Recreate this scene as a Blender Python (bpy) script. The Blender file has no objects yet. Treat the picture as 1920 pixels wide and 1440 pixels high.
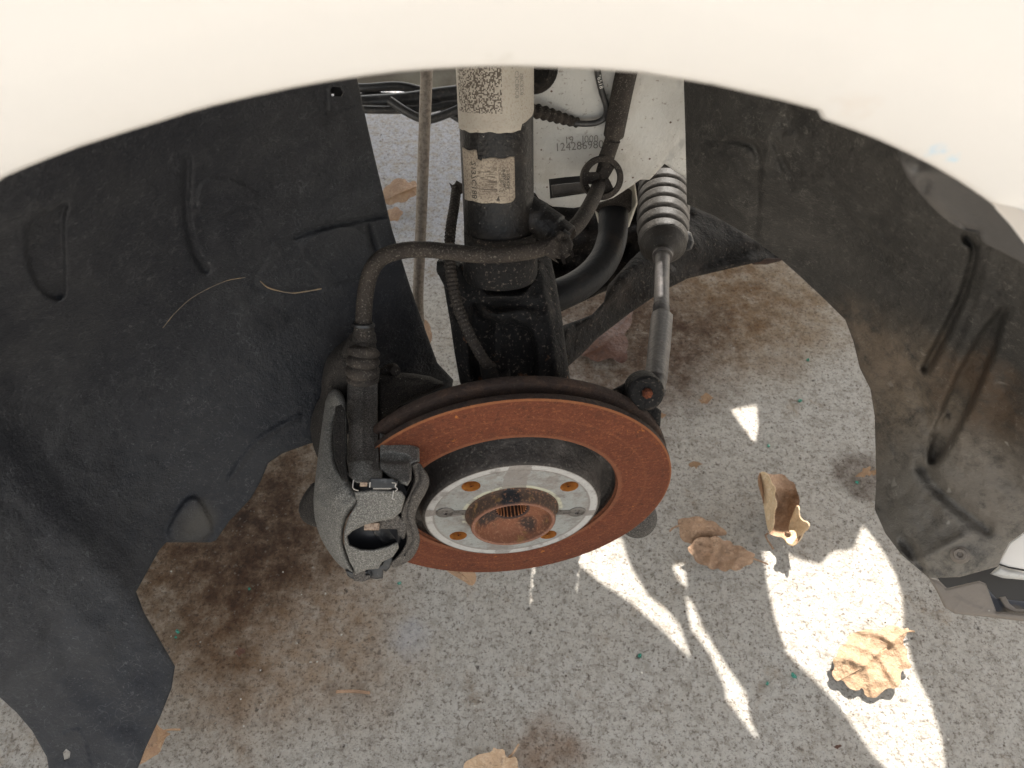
import bpy, math, random
import numpy as np
from mathutils import Vector, Matrix
from mathutils.geometry import delaunay_2d_cdt
random.seed(7); rng = np.random.default_rng(7)
R = math.radians
scene = bpy.context.scene
COL = scene.collection

# ------------------------------------------------------------------ camera
FPX, PITCH = 1442.0, R(51.1)                 # focal length in photo pixels, tilt below horizontal
CAM = np.array([0.0, -0.304, 0.84])
FW = np.array([0, math.cos(PITCH), -math.sin(PITCH)]); UP = np.array([0, math.sin(PITCH), math.cos(PITCH)])
cd = bpy.data.cameras.new('camera'); cam = bpy.data.objects.new('camera', cd); COL.objects.link(cam)
cam.location = CAM; cam.rotation_euler = (math.pi/2 - PITCH, 0, 0)
cd.sensor_width = 36; cd.lens = FPX/1920*36; cd.clip_start = .02; cd.clip_end = 200
cd.dof.use_dof = True; cd.dof.focus_distance = .64; cd.dof.aperture_fstop = 13
scene.camera = cam
# ------------------------------------------------------------------ world, sun, exposure
EL, AZ = R(58), R(25)                         # the sun stands high behind the car, a little to the right
SUN = np.array([math.sin(AZ)*math.cos(EL), math.cos(AZ)*math.cos(EL), math.sin(EL)])
w = bpy.data.worlds.new('World'); scene.world = w; w.use_nodes = True
nt = w.node_tree; nt.nodes.clear()
sky = nt.nodes.new('ShaderNodeTexSky'); sky.sky_type = 'NISHITA'; sky.sun_disc = False
sky.sun_elevation = EL; sky.sun_rotation = AZ; sky.air_density = 1.0; sky.dust_density = 2.5; sky.ozone_density = .6
hs = nt.nodes.new('ShaderNodeHueSaturation'); hs.inputs['Saturation'].default_value = .42
bg = nt.nodes.new('ShaderNodeBackground'); bg.inputs['Strength'].default_value = .15
wo = nt.nodes.new('ShaderNodeOutputWorld')
wb = nt.nodes.new('ShaderNodeMix'); wb.data_type = 'RGBA'; wb.blend_type = 'MULTIPLY'; wb.inputs[0].default_value = 1; wb.inputs[7].default_value = (1, .945, .85, 1)
nt.links.new(sky.outputs[0], hs.inputs['Color']); nt.links.new(hs.outputs[0], wb.inputs[6]); nt.links.new(wb.outputs[2], bg.inputs[0]); nt.links.new(bg.outputs[0], wo.inputs[0])
sl = bpy.data.lights.new('sun', 'SUN'); so = bpy.data.objects.new('sun', sl); COL.objects.link(so)
sl.energy = 5.0; sl.angle = R(.4); sl.color = (1, .965, .91)
so.rotation_euler = Vector(SUN).to_track_quat('Z', 'Y').to_euler(); so.location = Vector(SUN)*5
vs = scene.view_settings; vs.view_transform = 'Standard'; vs.look = 'None'; vs.gamma = 1; vs.use_curve_mapping = False
vs.exposure = 1.85
scene.cycles.max_bounces = 8; scene.cycles.use_denoising = True

# ------------------------------------------------------------------ helpers
def ray(px, py):
    k = (720-np.asarray(py, float))/FPX; a = (np.asarray(px, float)-960)/FPX
    return np.stack([a, FW[1]+k*UP[1], FW[2]+k*UP[2]], -1)
def P(px, py, t): return CAM + ray(px, py)*np.asarray(t, float)[..., None]      # photo direction, distance t along the optical axis
def Ty(px, py, y): return (y-CAM[1])/ray(px, py)[..., 1]                         # t on the plane Y = y
def Tz(px, py, z): return (z-CAM[2])/ray(px, py)[..., 2]                         # t on the plane Z = z
def V(a): return Vector([float(x) for x in a])

def link(name, me, mat, parent=None, mw=None):
    o = bpy.data.objects.new(name, me); COL.objects.link(o)
    if mat is not None and not me.materials: me.materials.append(mat)
    if mw is not None: o.matrix_world = mw
    if parent is not None: o.parent = parent
    return o
def mesh(name, v, f, smooth=True):
    me = bpy.data.meshes.new(name); me.from_pydata([tuple(map(float, p)) for p in v], [], [tuple(map(int, q)) for q in f]); me.update()
    if smooth: me.polygons.foreach_set('use_smooth', [True]*len(me.polygons))
    return me
def empty(name, loc=(0, 0, 0)):
    o = bpy.data.objects.new(name, None); o.empty_display_size = .05; COL.objects.link(o); o.location = loc; return o
def tag(o, label=None, cat=None, group=None, kind=None):
    if label: o['label'] = label
    if cat: o['category'] = cat
    if group: o['group'] = group
    if kind: o['kind'] = kind
    return o

def chaikin(p, n):
    p = np.array(p, float)
    for _ in range(n):
        q = np.roll(p, -1, 0); p = np.stack([p*.75+q*.25, p*.25+q*.75], 1).reshape(-1, 2)
    return p
def resample(p, d, closed=True):
    p = np.array(p, float); q = np.vstack([p, p[:1]]) if closed else p
    out = []
    for a, b in zip(q[:-1], q[1:]):
        n = max(1, int(round(np.linalg.norm(b-a)/d)))
        for i in range(n): out.append(a+(b-a)*i/n)
    if not closed: out.append(q[-1])
    return np.array(out)
def catmull(p, n=8):
    p = np.array(p, float); q = np.vstack([2*p[0]-p[1], p, 2*p[-1]-p[-2]]); out = []
    for i in range(1, len(q)-2):
        a, b, c, d = q[i-1], q[i], q[i+1], q[i+2]
        for k in range(n):
            t = k/n; out.append(.5*((2*b)+(c-a)*t+(2*a-5*b+4*c-d)*t*t+(3*b-a-3*c+d)*t**3))
    out.append(p[-1]); return np.array(out)
def segdist(pt, line, closed=False):
    L = np.array(line, float); L = np.vstack([L, L[:1]]) if closed else L
    best = np.full(len(pt), 1e9)
    for a, b in zip(L[:-1], L[1:]):
        ab = b-a; t = np.clip(((pt-a)@ab)/max(ab@ab, 1e-12), 0, 1)
        best = np.minimum(best, np.linalg.norm(pt-(a+t[:, None]*ab), axis=1))
    return best
def inside(pt, poly):
    poly = np.array(poly, float); x, y = pt[:, 0], pt[:, 1]; r = np.zeros(len(pt), bool)
    q = np.roll(poly, -1, 0)
    for (x1, y1), (x2, y2) in zip(poly, q):
        if y1 == y2: continue
        c = ((y1 > y) != (y2 > y)) & (x < (x2-x1)*(y-y1)/(y2-y1)+x1); r ^= c
    return r
def sstep(x): x = np.clip(x, 0, 1); return x*x*(3-2*x)
class Field:                                    # smooth surface through control points; planes stay planes
    def __init__(s, c):
        c = np.array(c, float); s.x = c[:, :2]/400; n = len(c); y = 1/c[:, 2]
        if n < 4:
            A = np.hstack([np.ones((n, 1)), s.x]) if n == 3 else np.ones((n, 1)); s.k = np.linalg.lstsq(A, y, rcond=None)[0]; s.w = None; return
        K = s.ker(s.x, s.x)+np.eye(n)*1e-4; Q = np.hstack([np.ones((n, 1)), s.x])
        M = np.block([[K, Q], [Q.T, np.zeros((3, 3))]]); z = np.linalg.lstsq(M, np.r_[y, 0, 0, 0], rcond=None)[0]; s.w, s.k = z[:n], z[n:]
    def ker(s, a, b):
        r = np.linalg.norm(a[:, None]-b[None], axis=2); return np.where(r > 0, r*r*np.log(r+1e-9), 0)
    def __call__(s, p):
        p = np.asarray(p, float)/400
        if s.w is None: return 1/(np.hstack([np.ones((len(p), 1)), p])@s.k) if len(s.k) == 3 else np.full(len(p), 1/s.k[0])
        return 1/(s.ker(p, s.x)@s.w+np.hstack([np.ones((len(p), 1)), p])@s.k)
def vnoise(p, s, seed=0):                       # smooth value noise on numpy points
    g = np.random.default_rng(seed).random((64, 64)); q = p/s; i = np.floor(q).astype(int); f = q-i; f = f*f*(3-2*f)
    a = g[i[:, 0] % 64, i[:, 1] % 64]; b = g[(i[:, 0]+1) % 64, i[:, 1] % 64]; c = g[i[:, 0] % 64, (i[:, 1]+1) % 64]; d = g[(i[:, 0]+1) % 64, (i[:, 1]+1) % 64]
    return (a*(1-f[:, 0])+b*f[:, 0])*(1-f[:, 1])+(c*(1-f[:, 0])+d*f[:, 0])*f[:, 1]-.5

def relief(name, outline, ctrl, mat, parent=None, res=8, thick=.003, rim=(0, 0), feats=(), rd=0, holes=(), wob=0, dirn=None):
    """A formed sheet or casting: its outline, a surface through control depths, pressed features, rounded rim, real thickness."""
    o = chaikin(outline, rd) if rd else np.array(outline, float)
    o = resample(o, res)
    hl = [resample(h, res*.7) for h in holes]
    pts = [o]+hl; rings = [np.arange(len(o))]; k = len(o)
    for h in hl: rings.append(np.arange(k, k+len(h))); k += len(h)
    x0, y0 = o.min(0); x1, y1 = o.max(0)
    gx, gy = np.meshgrid(np.arange(x0, x1, res), np.arange(y0, y1, res*.87)); gx = gx+(np.arange(gx.shape[0])[:, None] % 2)*res*.5
    g = np.stack([gx.ravel(), gy.ravel()], 1); g += (rng.random(g.shape)-.5)*res*.15
    g = g[inside(g, o)]; dd = segdist(g, o, True)
    for h in hl: g2 = ~inside(g, h); g, dd = g[g2], dd[g2]; m = segdist(g, h, True) > res*.45; g, dd = g[m], dd[m]
    if rim[0]:
        m = dd > rim[0]; ring = []
        nx = np.roll(o, -1, 0)-np.roll(o, 1, 0); nx /= np.linalg.norm(nx, axis=1)[:, None]+1e-9; nn = np.stack([-nx[:, 1], nx[:, 0]], 1)
        if not inside(o[:1]+nn[:1]*.5, o)[0]: nn = -nn
        for fr in (.12, .35, .7, 1.0):
            q = o+nn*rim[0]*fr; q = q[inside(q, o)]; q = q[segdist(q, o, True) > rim[0]*fr*.85]; ring.append(q)
        g = np.vstack([g[m]]+ring)
    else: g = g[dd > res*.5]
    pts.append(g); A = np.vstack(pts)
    ed = [(int(r[i]), int(r[(i+1) % len(r)])) for r in rings for i in range(len(r))]
    r = delaunay_2d_cdt([Vector(map(float, p)) for p in A], ed, [], 1, 1e-5, False)
    B = np.array([[p.x, p.y] for p in r[0]]); F = np.array([list(f) for f in r[2] if len(f) == 3])
    c = B[F].mean(1); keep = inside(c, o)
    for h in hl: keep &= ~inside(c, h)
    F = F[keep]
    a, b, d = B[F[:, 0]], B[F[:, 1]], B[F[:, 2]]
    cr = (b[:, 0]-a[:, 0])*(d[:, 1]-a[:, 1])-(b[:, 1]-a[:, 1])*(d[:, 0]-a[:, 0]); F[cr > 0] = F[cr > 0][:, ::-1]
    t = Field(ctrl)(B)
    if rim[0]:
        e = segdist(B, o, True); u = np.clip(e/rim[0], 0, 1); t = t+rim[1]*(1-np.sqrt(np.clip(1-(1-u)**2, 0, 1)))
    for ft in feats:
        if ft[0] == 'line': L = catmull(ft[1], 6) if len(ft[1]) > 2 else ft[1]; t = t+ft[3]*np.exp(-(segdist(B, L)/ft[2])**2)
        elif ft[0] == 'blob':
            x, y, rx, ry, an = ft[1]; ca, sa = math.cos(R(an)), math.sin(R(an)); q = B-np.array([x, y])
            t = t+ft[2]*np.exp(-(((q[:, 0]*ca+q[:, 1]*sa)/rx)**2+((-q[:, 0]*sa+q[:, 1]*ca)/ry)**2))
        elif ft[0] == 'plate':
            pg = chaikin(ft[1], 2); s_ = np.where(inside(B, pg), 1, -1)*segdist(B, pg, True); t = t+ft[3]*sstep(s_/ft[2]*.5+.5)
    if wob: t = t+wob*(vnoise(B, 37, 3)+.5*vnoise(B, 17, 5)+.25*vnoise(B, 8, 6))
    top = P(B[:, 0], B[:, 1], t); n = len(B)
    dv = ray(*o.mean(0)) if dirn is None else np.array(dirn, float); dv = dv/np.linalg.norm(dv)*thick
    cnt = {}
    for f in F:
        for i in range(3): e = (f[i], f[(i+1) % 3]); cnt[e] = 1
    bd = [e for e in cnt if (e[1], e[0]) not in cnt]
    vv = [top, top+dv]; ff = [tuple(f) for f in F]+[tuple(f[::-1]+n) for f in F]
    ids = sorted({i for e in bd for i in e}); mp = {i: 2*n+k for k, i in enumerate(ids)}; m = len(ids)
    vv += [top[ids], (top+dv)[ids]]
    ff += [(mp[a], mp[a]+m, mp[b]+m, mp[b]) for a, b in bd]
    return link(name, mesh(name, np.vstack(vv), ff), mat, parent)

def frames(pts):
    p = np.array(pts, float); d = np.gradient(p, axis=0); d /= np.linalg.norm(d, axis=1)[:, None]
    u = np.cross(d[0], [0.3, .9, .2]); u /= np.linalg.norm(u); out = []
    for i in range(len(p)):
        u = u-d[i]*(u@d[i]); u /= np.linalg.norm(u); out.append((d[i], u, np.cross(d[i], u)))
    return p, out
def sweep(name, pts, rad, mat, parent=None, seg=20, caps=True, smooth=True, sx=1.0):
    p, fr = frames(pts); rad = np.broadcast_to(np.asarray(rad, float), (len(p),)); v, f = [], []
    for i, (d, u, w_) in enumerate(fr):
        for k in range(seg):
            a = 2*math.pi*k/seg; v.append(p[i]+rad[i]*(math.cos(a)*u*sx+math.sin(a)*w_))
    for i in range(len(p)-1):
        for k in range(seg): a, b = i*seg+k, i*seg+(k+1) % seg; f.append((a, b, b+seg, a+seg))
    if caps:
        for i in (0, len(p)-1):
            s_ = len(v); v += [v[i*seg+k] for k in range(seg)]; q = tuple(range(s_, s_+seg)); f.append(q[::-1] if i == 0 else q)
    return link(name, mesh(name, v, f, smooth), mat, parent)
def path3(c, n=10):
    """control rows (px, py, t) -> smooth 3D path"""
    c = np.array(c, float); return catmull(P(c[:, 0], c[:, 1], c[:, 2]), n)
def tube(name, c, r, mat, parent=None, n=10, **k):
    return sweep(name, path3(c, n), r, mat, parent, **k)
def arclen(p): return np.r_[0, np.cumsum(np.linalg.norm(np.diff(p, axis=0), axis=1))]
def dense(p, step):
    s = arclen(p); q = np.linspace(0, s[-1], max(3, int(s[-1]/step))); return np.stack([np.interp(q, s, p[:, i]) for i in range(3)], 1), q
def ribbed(name, c, r, amp, pitch, mat, parent=None, seg=20, sharp=1.0, per=10):
    p, s = dense(path3(c, 14), pitch/per); rr = np.interp(np.linspace(0, 1, len(s)), np.linspace(0, 1, len(np.atleast_1d(r))), np.atleast_1d(r))
    wv = .5+.5*np.cos(2*math.pi*s/pitch); return sweep(name, p, rr*(1-amp+amp*wv**sharp), mat, parent, seg)
def lathe(name, prof, mat, parent=None, mw=None, seg=128, mod=None, close=False):
    v, f = [], []; n = len(prof)
    for k in range(seg):
        a = 2*math.pi*k/seg
        for j, (r_, h) in enumerate(prof):
            q = mod(j, a) if mod else 0; v.append(((r_+q)*math.cos(a), (r_+q)*math.sin(a), h))
    for k in range(seg):
        b = ((k+1) % seg)*n; a = k*n
        for j in range(n-1): f.append((a+j, a+j+1, b+j+1, b+j))
    me = mesh(name, v, f); me.set_sharp_from_angle(angle=R(35)); return link(name, me, mat, parent, mw)
def frame_at(c, z, x=None):
    z = np.array(z, float); z /= np.linalg.norm(z); x = np.array([1., 0, 0]) if x is None else np.array(x, float)
    x = x-z*(x@z); x /= np.linalg.norm(x); y = np.cross(z, x); m = Matrix.Identity(4)
    for i in range(3): m[i][0], m[i][1], m[i][2], m[i][3] = x[i], y[i], z[i], c[i]
    return m
def boxm(name, size, mat, parent, mw, bev=.0006):
    import bmesh
    bm = bmesh.new(); bmesh.ops.create_cube(bm, size=1)
    for v in bm.verts: v.co = Vector((v.co.x*size[0], v.co.y*size[1], v.co.z*size[2]))
    if bev: bmesh.ops.bevel(bm, geom=bm.edges[:], offset=bev, segments=2, affect='EDGES', profile=.5)
    me = bpy.data.meshes.new(name); bm.to_mesh(me); bm.free(); return link(name, me, mat, parent, mw)
def textverts(body, size):
    cu = bpy.data.curves.new('lettering', 'FONT'); cu.body = body; cu.size = size; cu.align_x = 'CENTER'; cu.align_y = 'CENTER'; cu.resolution_u = 3
    o = bpy.data.objects.new('lettering', cu); COL.objects.link(o); dg = bpy.context.evaluated_depsgraph_get(); dg.update()
    me = bpy.data.meshes.new_from_object(o.evaluated_get(dg)); v = np.array([list(x.co) for x in me.vertices]); f = [tuple(q.vertices) for q in me.polygons]
    bpy.data.objects.remove(o); bpy.data.meshes.remove(me); bpy.data.curves.remove(cu); return v, f

# ------------------------------------------------------------------ materials
def ramp(N, L, src, lo, hi, soft=True):
    m = N.new('ShaderNodeMapRange'); m.interpolation_type = 'SMOOTHSTEP' if soft else 'LINEAR'
    m.inputs['From Min'].default_value = lo; m.inputs['From Max'].default_value = hi; L.new(src, m.inputs[0]); return m.outputs[0]
def M(name, col, rough=.6, metal=0., layers=(), bump=(), spec=.5, coat=0, sheen=0, trans=0):
    """Procedural material: base colour plus masked layers (noise, spots, streaks, radial bands, local stains) and fine relief."""
    m = bpy.data.materials.new(name); m.use_nodes = True; N = m.node_tree.nodes; L = m.node_tree.links
    b = N['Principled BSDF']; tc = N.new('ShaderNodeTexCoord'); co = tc.outputs['Object']
    def math_(op, a, c, clamp=False):
        n = N.new('ShaderNodeMath'); n.operation = op; n.use_clamp = clamp
        for i, q in enumerate((a, c)):
            if isinstance(q, (int, float)): n.inputs[i].default_value = q
            elif q is not None: L.new(q, n.inputs[i])
        return n.outputs[0]
    def mask(d):
        src = co
        if d.get('uv'): src = tc.outputs['UV']
        if 'm' in d or 'rot' in d or 'off' in d:
            mp = N.new('ShaderNodeMapping'); mp.inputs['Scale'].default_value = d.get('m', (1, 1, 1)); mp.inputs['Rotation'].default_value = [R(x) for x in d.get('rot', (0, 0, 0))]
            mp.inputs['Location'].default_value = d.get('off', (0, 0, 0)); L.new(src, mp.inputs[0]); src = mp.outputs[0]
        if d.get('warp'):
            nz = N.new('ShaderNodeTexNoise'); nz.inputs['Scale'].default_value = d['warp'][0]; L.new(src, nz.inputs['Vector'])
            vm = N.new('ShaderNodeVectorMath'); vm.operation = 'MULTIPLY_ADD'; L.new(nz.outputs['Color'], vm.inputs[0]); vm.inputs[1].default_value = [d['warp'][1]]*3; L.new(src, vm.inputs[2]); ct = N.new('ShaderNodeVectorMath'); ct.operation = 'SUBTRACT'; ct.inputs[1].default_value = [d['warp'][1]*.5]*3; L.new(vm.outputs[0], ct.inputs[0]); src = ct.outputs[0]
        k = d['k']
        if k == 'noise':
            n = N.new('ShaderNodeTexNoise'); n.inputs['Scale'].default_value = d['s']; n.inputs['Detail'].default_value = d.get('d', 4); n.inputs['Roughness'].default_value = d.get('ro', .6)
            L.new(src, n.inputs['Vector']); o = ramp(N, L, n.outputs[0], d.get('lo', .4), d.get('hi', .6))
        elif k == 'spot':
            n = N.new('ShaderNodeTexVoronoi'); n.inputs['Scale'].default_value = d['s']; L.new(src, n.inputs['Vector'])
            a = ramp(N, L, n.outputs['Distance'], d['r'], d['r']*.5); sp = N.new('ShaderNodeSeparateColor'); L.new(n.outputs['Color'], sp.inputs[0])
            o = math_('MULTIPLY', a, math_('LESS_THAN', sp.outputs[0], d.get('p', .5)))
        elif k == 'crack':
            n = N.new('ShaderNodeTexVoronoi'); n.feature = 'DISTANCE_TO_EDGE'; n.inputs['Scale'].default_value = d['s']; L.new(src, n.inputs['Vector']); o = ramp(N, L, n.outputs[0], d['r'], 0)
        elif k == 'cell':
            n = N.new('ShaderNodeTexWhiteNoise'); n.noise_dimensions = '2D'; sn = N.new('ShaderNodeVectorMath'); sn.operation = 'FLOOR'
            sc_ = N.new('ShaderNodeVectorMath'); sc_.operation = 'MULTIPLY'; sc_.inputs[1].default_value = d['s']; L.new(src, sc_.inputs[0]); L.new(sc_.outputs[0], sn.inputs[0]); L.new(sn.outputs[0], n.inputs['Vector'])
            o = math_('GREATER_THAN', n.outputs[0], d['t'])
        elif k == 'rad':
            sp = N.new('ShaderNodeSeparateXYZ'); L.new(src, sp.inputs[0]); r2 = math_('SQRT', math_('ADD', math_('MULTIPLY', sp.outputs[0], sp.outputs[0]), math_('MULTIPLY', sp.outputs[1], sp.outputs[1])), None)
            f = d.get('f', .001); o = math_('MULTIPLY', ramp(N, L, r2, d['lo']-f, d['lo']+f), ramp(N, L, r2, d['hi']+f, d['hi']-f))
        elif k == 'ball':
            ds = N.new('ShaderNodeVectorMath'); ds.operation = 'DISTANCE'; L.new(src, ds.inputs[0]); ds.inputs[1].default_value = [float(x) for x in d['pos']]; o = ramp(N, L, ds.outputs['Value'], d['R'], d['R']*d.get('in', .2))
        elif k == 'up':
            g = N.new('ShaderNodeNewGeometry'); sp = N.new('ShaderNodeSeparateXYZ'); L.new(g.outputs['Normal'], sp.inputs[0]); o = ramp(N, L, sp.outputs[2], d['lo'], d['hi'])
        elif k == 'rect':
            sp = N.new('ShaderNodeSeparateXYZ'); L.new(src, sp.inputs[0]); x0, x1, y0, y1 = d['b']
            o = math_('MULTIPLY', math_('MULTIPLY', math_('GREATER_THAN', sp.outputs[0], x0), math_('LESS_THAN', sp.outputs[0], x1)), math_('MULTIPLY', math_('GREATER_THAN', sp.outputs[1], y0), math_('LESS_THAN', sp.outputs[1], y1)))
        if d.get('inv'): o = math_('SUBTRACT', 1.0, o)
        if d.get('and'): o = math_('MULTIPLY', o, mask(d['and']))
        if d.get('a', 1) != 1: o = math_('MULTIPLY', o, d['a'])
        return o
    cur = None; rc = None
    def mix(a, c, f, kind='RGBA', mul=False):
        n = N.new('ShaderNodeMix'); n.data_type = kind; n.blend_type = 'MULTIPLY' if mul else 'MIX'; ix = 6 if kind == 'RGBA' else 2; L.new(f, n.inputs[0])
        for i, q in ((ix, a), (ix+1, c)):
            if isinstance(q, (tuple, list)): n.inputs[i].default_value = (*q[:3], 1)
            elif isinstance(q, (int, float)): n.inputs[i].default_value = q
            else: L.new(q, n.inputs[i])
        return n.outputs[2 if kind == 'RGBA' else 0]
    cur, rc = col, rough
    for d in layers:
        f = mask(d); cur = mix(cur, d['c'], f, mul=d.get('mul', False))
        if 'r_' in d: rc = mix(rc, d['r_'], f, 'FLOAT')
    if isinstance(cur, tuple): b.inputs['Base Color'].default_value = (*cur, 1)
    else: L.new(cur, b.inputs['Base Color'])
    if isinstance(rc, (int, float)): b.inputs['Roughness'].default_value = rc
    else: L.new(rc, b.inputs['Roughness'])
    b.inputs['Metallic'].default_value = metal; b.inputs['Specular IOR Level'].default_value = spec
    b.inputs['Coat Weight'].default_value = coat; b.inputs['Sheen Weight'].default_value = sheen; b.inputs['Transmission Weight'].default_value = trans
    prev = None
    for d in bump:
        n = N.new('ShaderNodeBump'); n.inputs['Distance'].default_value = abs(d['h']); n.invert = d['h'] < 0; n.inputs['Strength'].default_value = d.get('st', 1); L.new(mask(d), n.inputs['Height'])
        if prev: L.new(prev, n.inputs['Normal'])
        prev = n.outputs[0]
    if prev: L.new(prev, b.inputs['Normal'])
    return m
def ns(s, lo, hi, c, **k): return dict(k='noise', s=s, lo=lo, hi=hi, c=c, **k)
def sp(s, r, p, c, **k): return dict(k='spot', s=s, r=r, p=p, c=c, **k)
def bn(s, h, **k): return dict(k='noise', s=s, h=h, lo=k.pop('lo', .2), hi=k.pop('hi', .8), **k)

def G(px, py): return P(px, py, Tz(px, py, 0.0))
def stain(px, py, rad, c, a=.8, **k): return dict(k='ball', pos=G(px, py), c=c, R=rad, a=a, **k)          # a stain lying on the ground
def mark(px, py, t, rad, c, a=1., **k): return dict(k='ball', pos=P(px, py, t), c=c, R=rad, a=a, **k)     # a mark on a body panel

GRN = (.30, .28, .25)
BRK = dict(k='noise', s=40, lo=.05, hi=.75, d=9, ro=.75)
def soil_shade(px, py, rad, c, a=.9, inn=.3, w=(9, .12)): return dict(k='ball', pos=G(px, py), R=rad, c=c, a=a, mul=True, warp=w, **{'in': inn, 'and': BRK})
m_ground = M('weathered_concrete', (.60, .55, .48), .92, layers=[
    ns(5, .35, .7, (.62, .58, .52), d=6), dict(k='ball', pos=P(760, 240, float(Tz(760, 240, 0))), R=.5, c=(.47, .50, .57), a=.8, warp=(5, .15), **{'in': .5}),  # bluish ball paints blue sky light into the far concrete
    ns(60, .45, .60, (.41, .365, .31), d=9, ro=.82, a=.9), ns(150, .52, .66, (.64, .61, .565), d=7, ro=.75, a=.75), ns(190, .52, .61, (.21, .175, .14), d=6, ro=.78, a=.85, off=(3, 1, 2)), ns(330, .55, .66, (.17, .14, .115), d=4, ro=.7, a=.6, off=(1, 5, 2)),
    ns(14, .55, .7, (.62, .48, .34), d=8, ro=.75, a=.55, mul=True, off=(5, 5, 0)),
    soil_shade(400, 1000, .24, (.34, .25, .17), 1.1, .3), soil_shade(300, 1150, .19, (.60, .47, .34), 1, .4), soil_shade(560, 1150, .19, (.62, .45, .31), 1, .3), soil_shade(570, 880, .20, (.34, .25, .17), 1.1, .4), soil_shade(470, 940, .16, (.62, .48, .34), 1, .4),
    soil_shade(1160, 640, .21, (.26, .18, .13), 1.15, .4, (14, .12)), soil_shade(1290, 560, .24, (.50, .37, .25), 1.1, .4, (16, .12)), soil_shade(1430, 560, .20, (.62, .49, .34), 1, .3, (16, .1)), soil_shade(1030, 1425, .06, (.5, .35, .25), 1, .3, (30, .05)),  # by the control arm: brown stain with under-car shade painted in
    soil_shade(1610, 890, .05, (.3, .25, .22), 1, .4, (40, .04)), dict(k='ball', pos=G(770, 1195), R=.03, c=(.56, .57, .61), a=.45, warp=(60, .03), **{'and': BRK}),
    dict(k='spot', s=110, r=.24, p=.16, c=(.17, .135, .105), a=.75, warp=(260, .01)), dict(k='spot', s=52, r=.13, p=.12, c=(.075, .06, .048), a=.85, off=(1, 2, 0), warp=(200, .006)), dict(k='spot', s=200, r=.3, p=.2, c=(.19, .16, .13), a=.7, off=(4, 2, 0), warp=(300, .003))],
    bump=[bn(22, .005, d=6), bn(150, .0045, d=7, ro=.78), dict(k='spot', s=110, r=.3, p=.26, h=-.0016, warp=(260, .006)), dict(k='spot', s=52, r=.18, p=.20, h=-.003, off=(1, 2, 0), warp=(200, .006))], spec=.25)
DUST = (.13, .12, .105)
def liner_mat(name, base, dust, a, extra=()):
    sc = tuple(x*2.8 for x in dust)
    return M(name, base, .6, layers=[ns(4, .38, .7, dust, d=8, ro=.7, a=a), ns(45, .5, .72, tuple(x*1.25 for x in dust), d=9, ro=.8, a=a*.6), ns(9, .55, .75, tuple(x*.45 for x in base), d=5, a=.8, off=(7, 1, 3)),
        dict(k='crack', s=45, r=.016, c=sc, a=.3, warp=(30, .08), **{'and': dict(k='noise', s=40, lo=.50, hi=.6, d=3)}), dict(k='crack', s=110, r=.035, c=sc, a=.42, warp=(60, .05), off=(3, 3, 1), **{'and': dict(k='noise', s=90, lo=.53, hi=.6, d=3, off=(2, 1, 1))}),
        sp(300, .16, .06, sc, a=.6, m=(.35, 1, 1), rot=(20, 35, 12), warp=(40, .01)), ns(600, .6, .72, sc, d=3, a=.45)]+list(extra),
        bump=[bn(420, .0004, d=4), bn(60, .0006, d=6)], spec=.28)
m_linl = liner_mat('moulded_black_plastic', (.0115, .0125, .016), (.034, .0345, .036), .8, extra=[mark(368, 978, .655, .026, (.060, .055, .048), .7, warp=(30, .02))])
FR2 = dict(k='noise', s=60, lo=.30, hi=.6, d=9, ro=.8)
def mud(px, py, t, rad, c, a, w=(14, .06)): return mark(px, py, t, rad, c, a, warp=w, **{'and': FR2, 'in': .3})
m_linr = liner_mat('dusty_black_plastic', (.019, .018, .0165), (.050, .046, .041), .95, extra=[
    mud(1700, 780, .57, .11, (.12, .095, .07), .95), mud(1640, 660, .58, .055, (.12, .09, .065), .9), mud(1850, 700, .50, .05, (.060, .040, .026), 1.2), mud(1790, 800, .52, .045, (.060, .040, .026), 1.1),
    mud(1800, 1010, .57, .09, (.14, .125, .105), 1.1), mud(1880, 940, .54, .07, (.12, .105, .09), .9), mud(1700, 950, .6, .07, (.08, .072, .062), .8),
    dict(k='crack', s=150, r=.03, c=(.17, .16, .14), a=.7, warp=(60, .05), m=(.5, 1, 1), off=(1, 3, 1), **{'and': dict(k='noise', s=120, lo=.56, hi=.62, d=3)}), dict(k='crack', s=230, r=.03, c=(.17, .16, .14), a=.7, warp=(60, .05), off=(5, 3, 1), **{'and': dict(k='noise', s=160, lo=.57, hi=.62, d=3, off=(4, 0, 0))}),
    sp(60, .22, .3, (.24, .225, .20), a=.8, warp=(60, .02), **{'and': dict(k='ball', pos=P(1850, 900, .53), R=.14)})])
m_flange = M('smooth_black_plastic', (.06, .057, .055), .5, layers=[ns(30, .5, .7, (.10, .09, .08), a=.5), mark(1720, 310, .28, .012, (.008, .008, .008), .9, warp=(120, .008)), mark(1745, 350, .28, .007, (.01, .01, .01), .9)], bump=[bn(100, .0004)])
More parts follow.
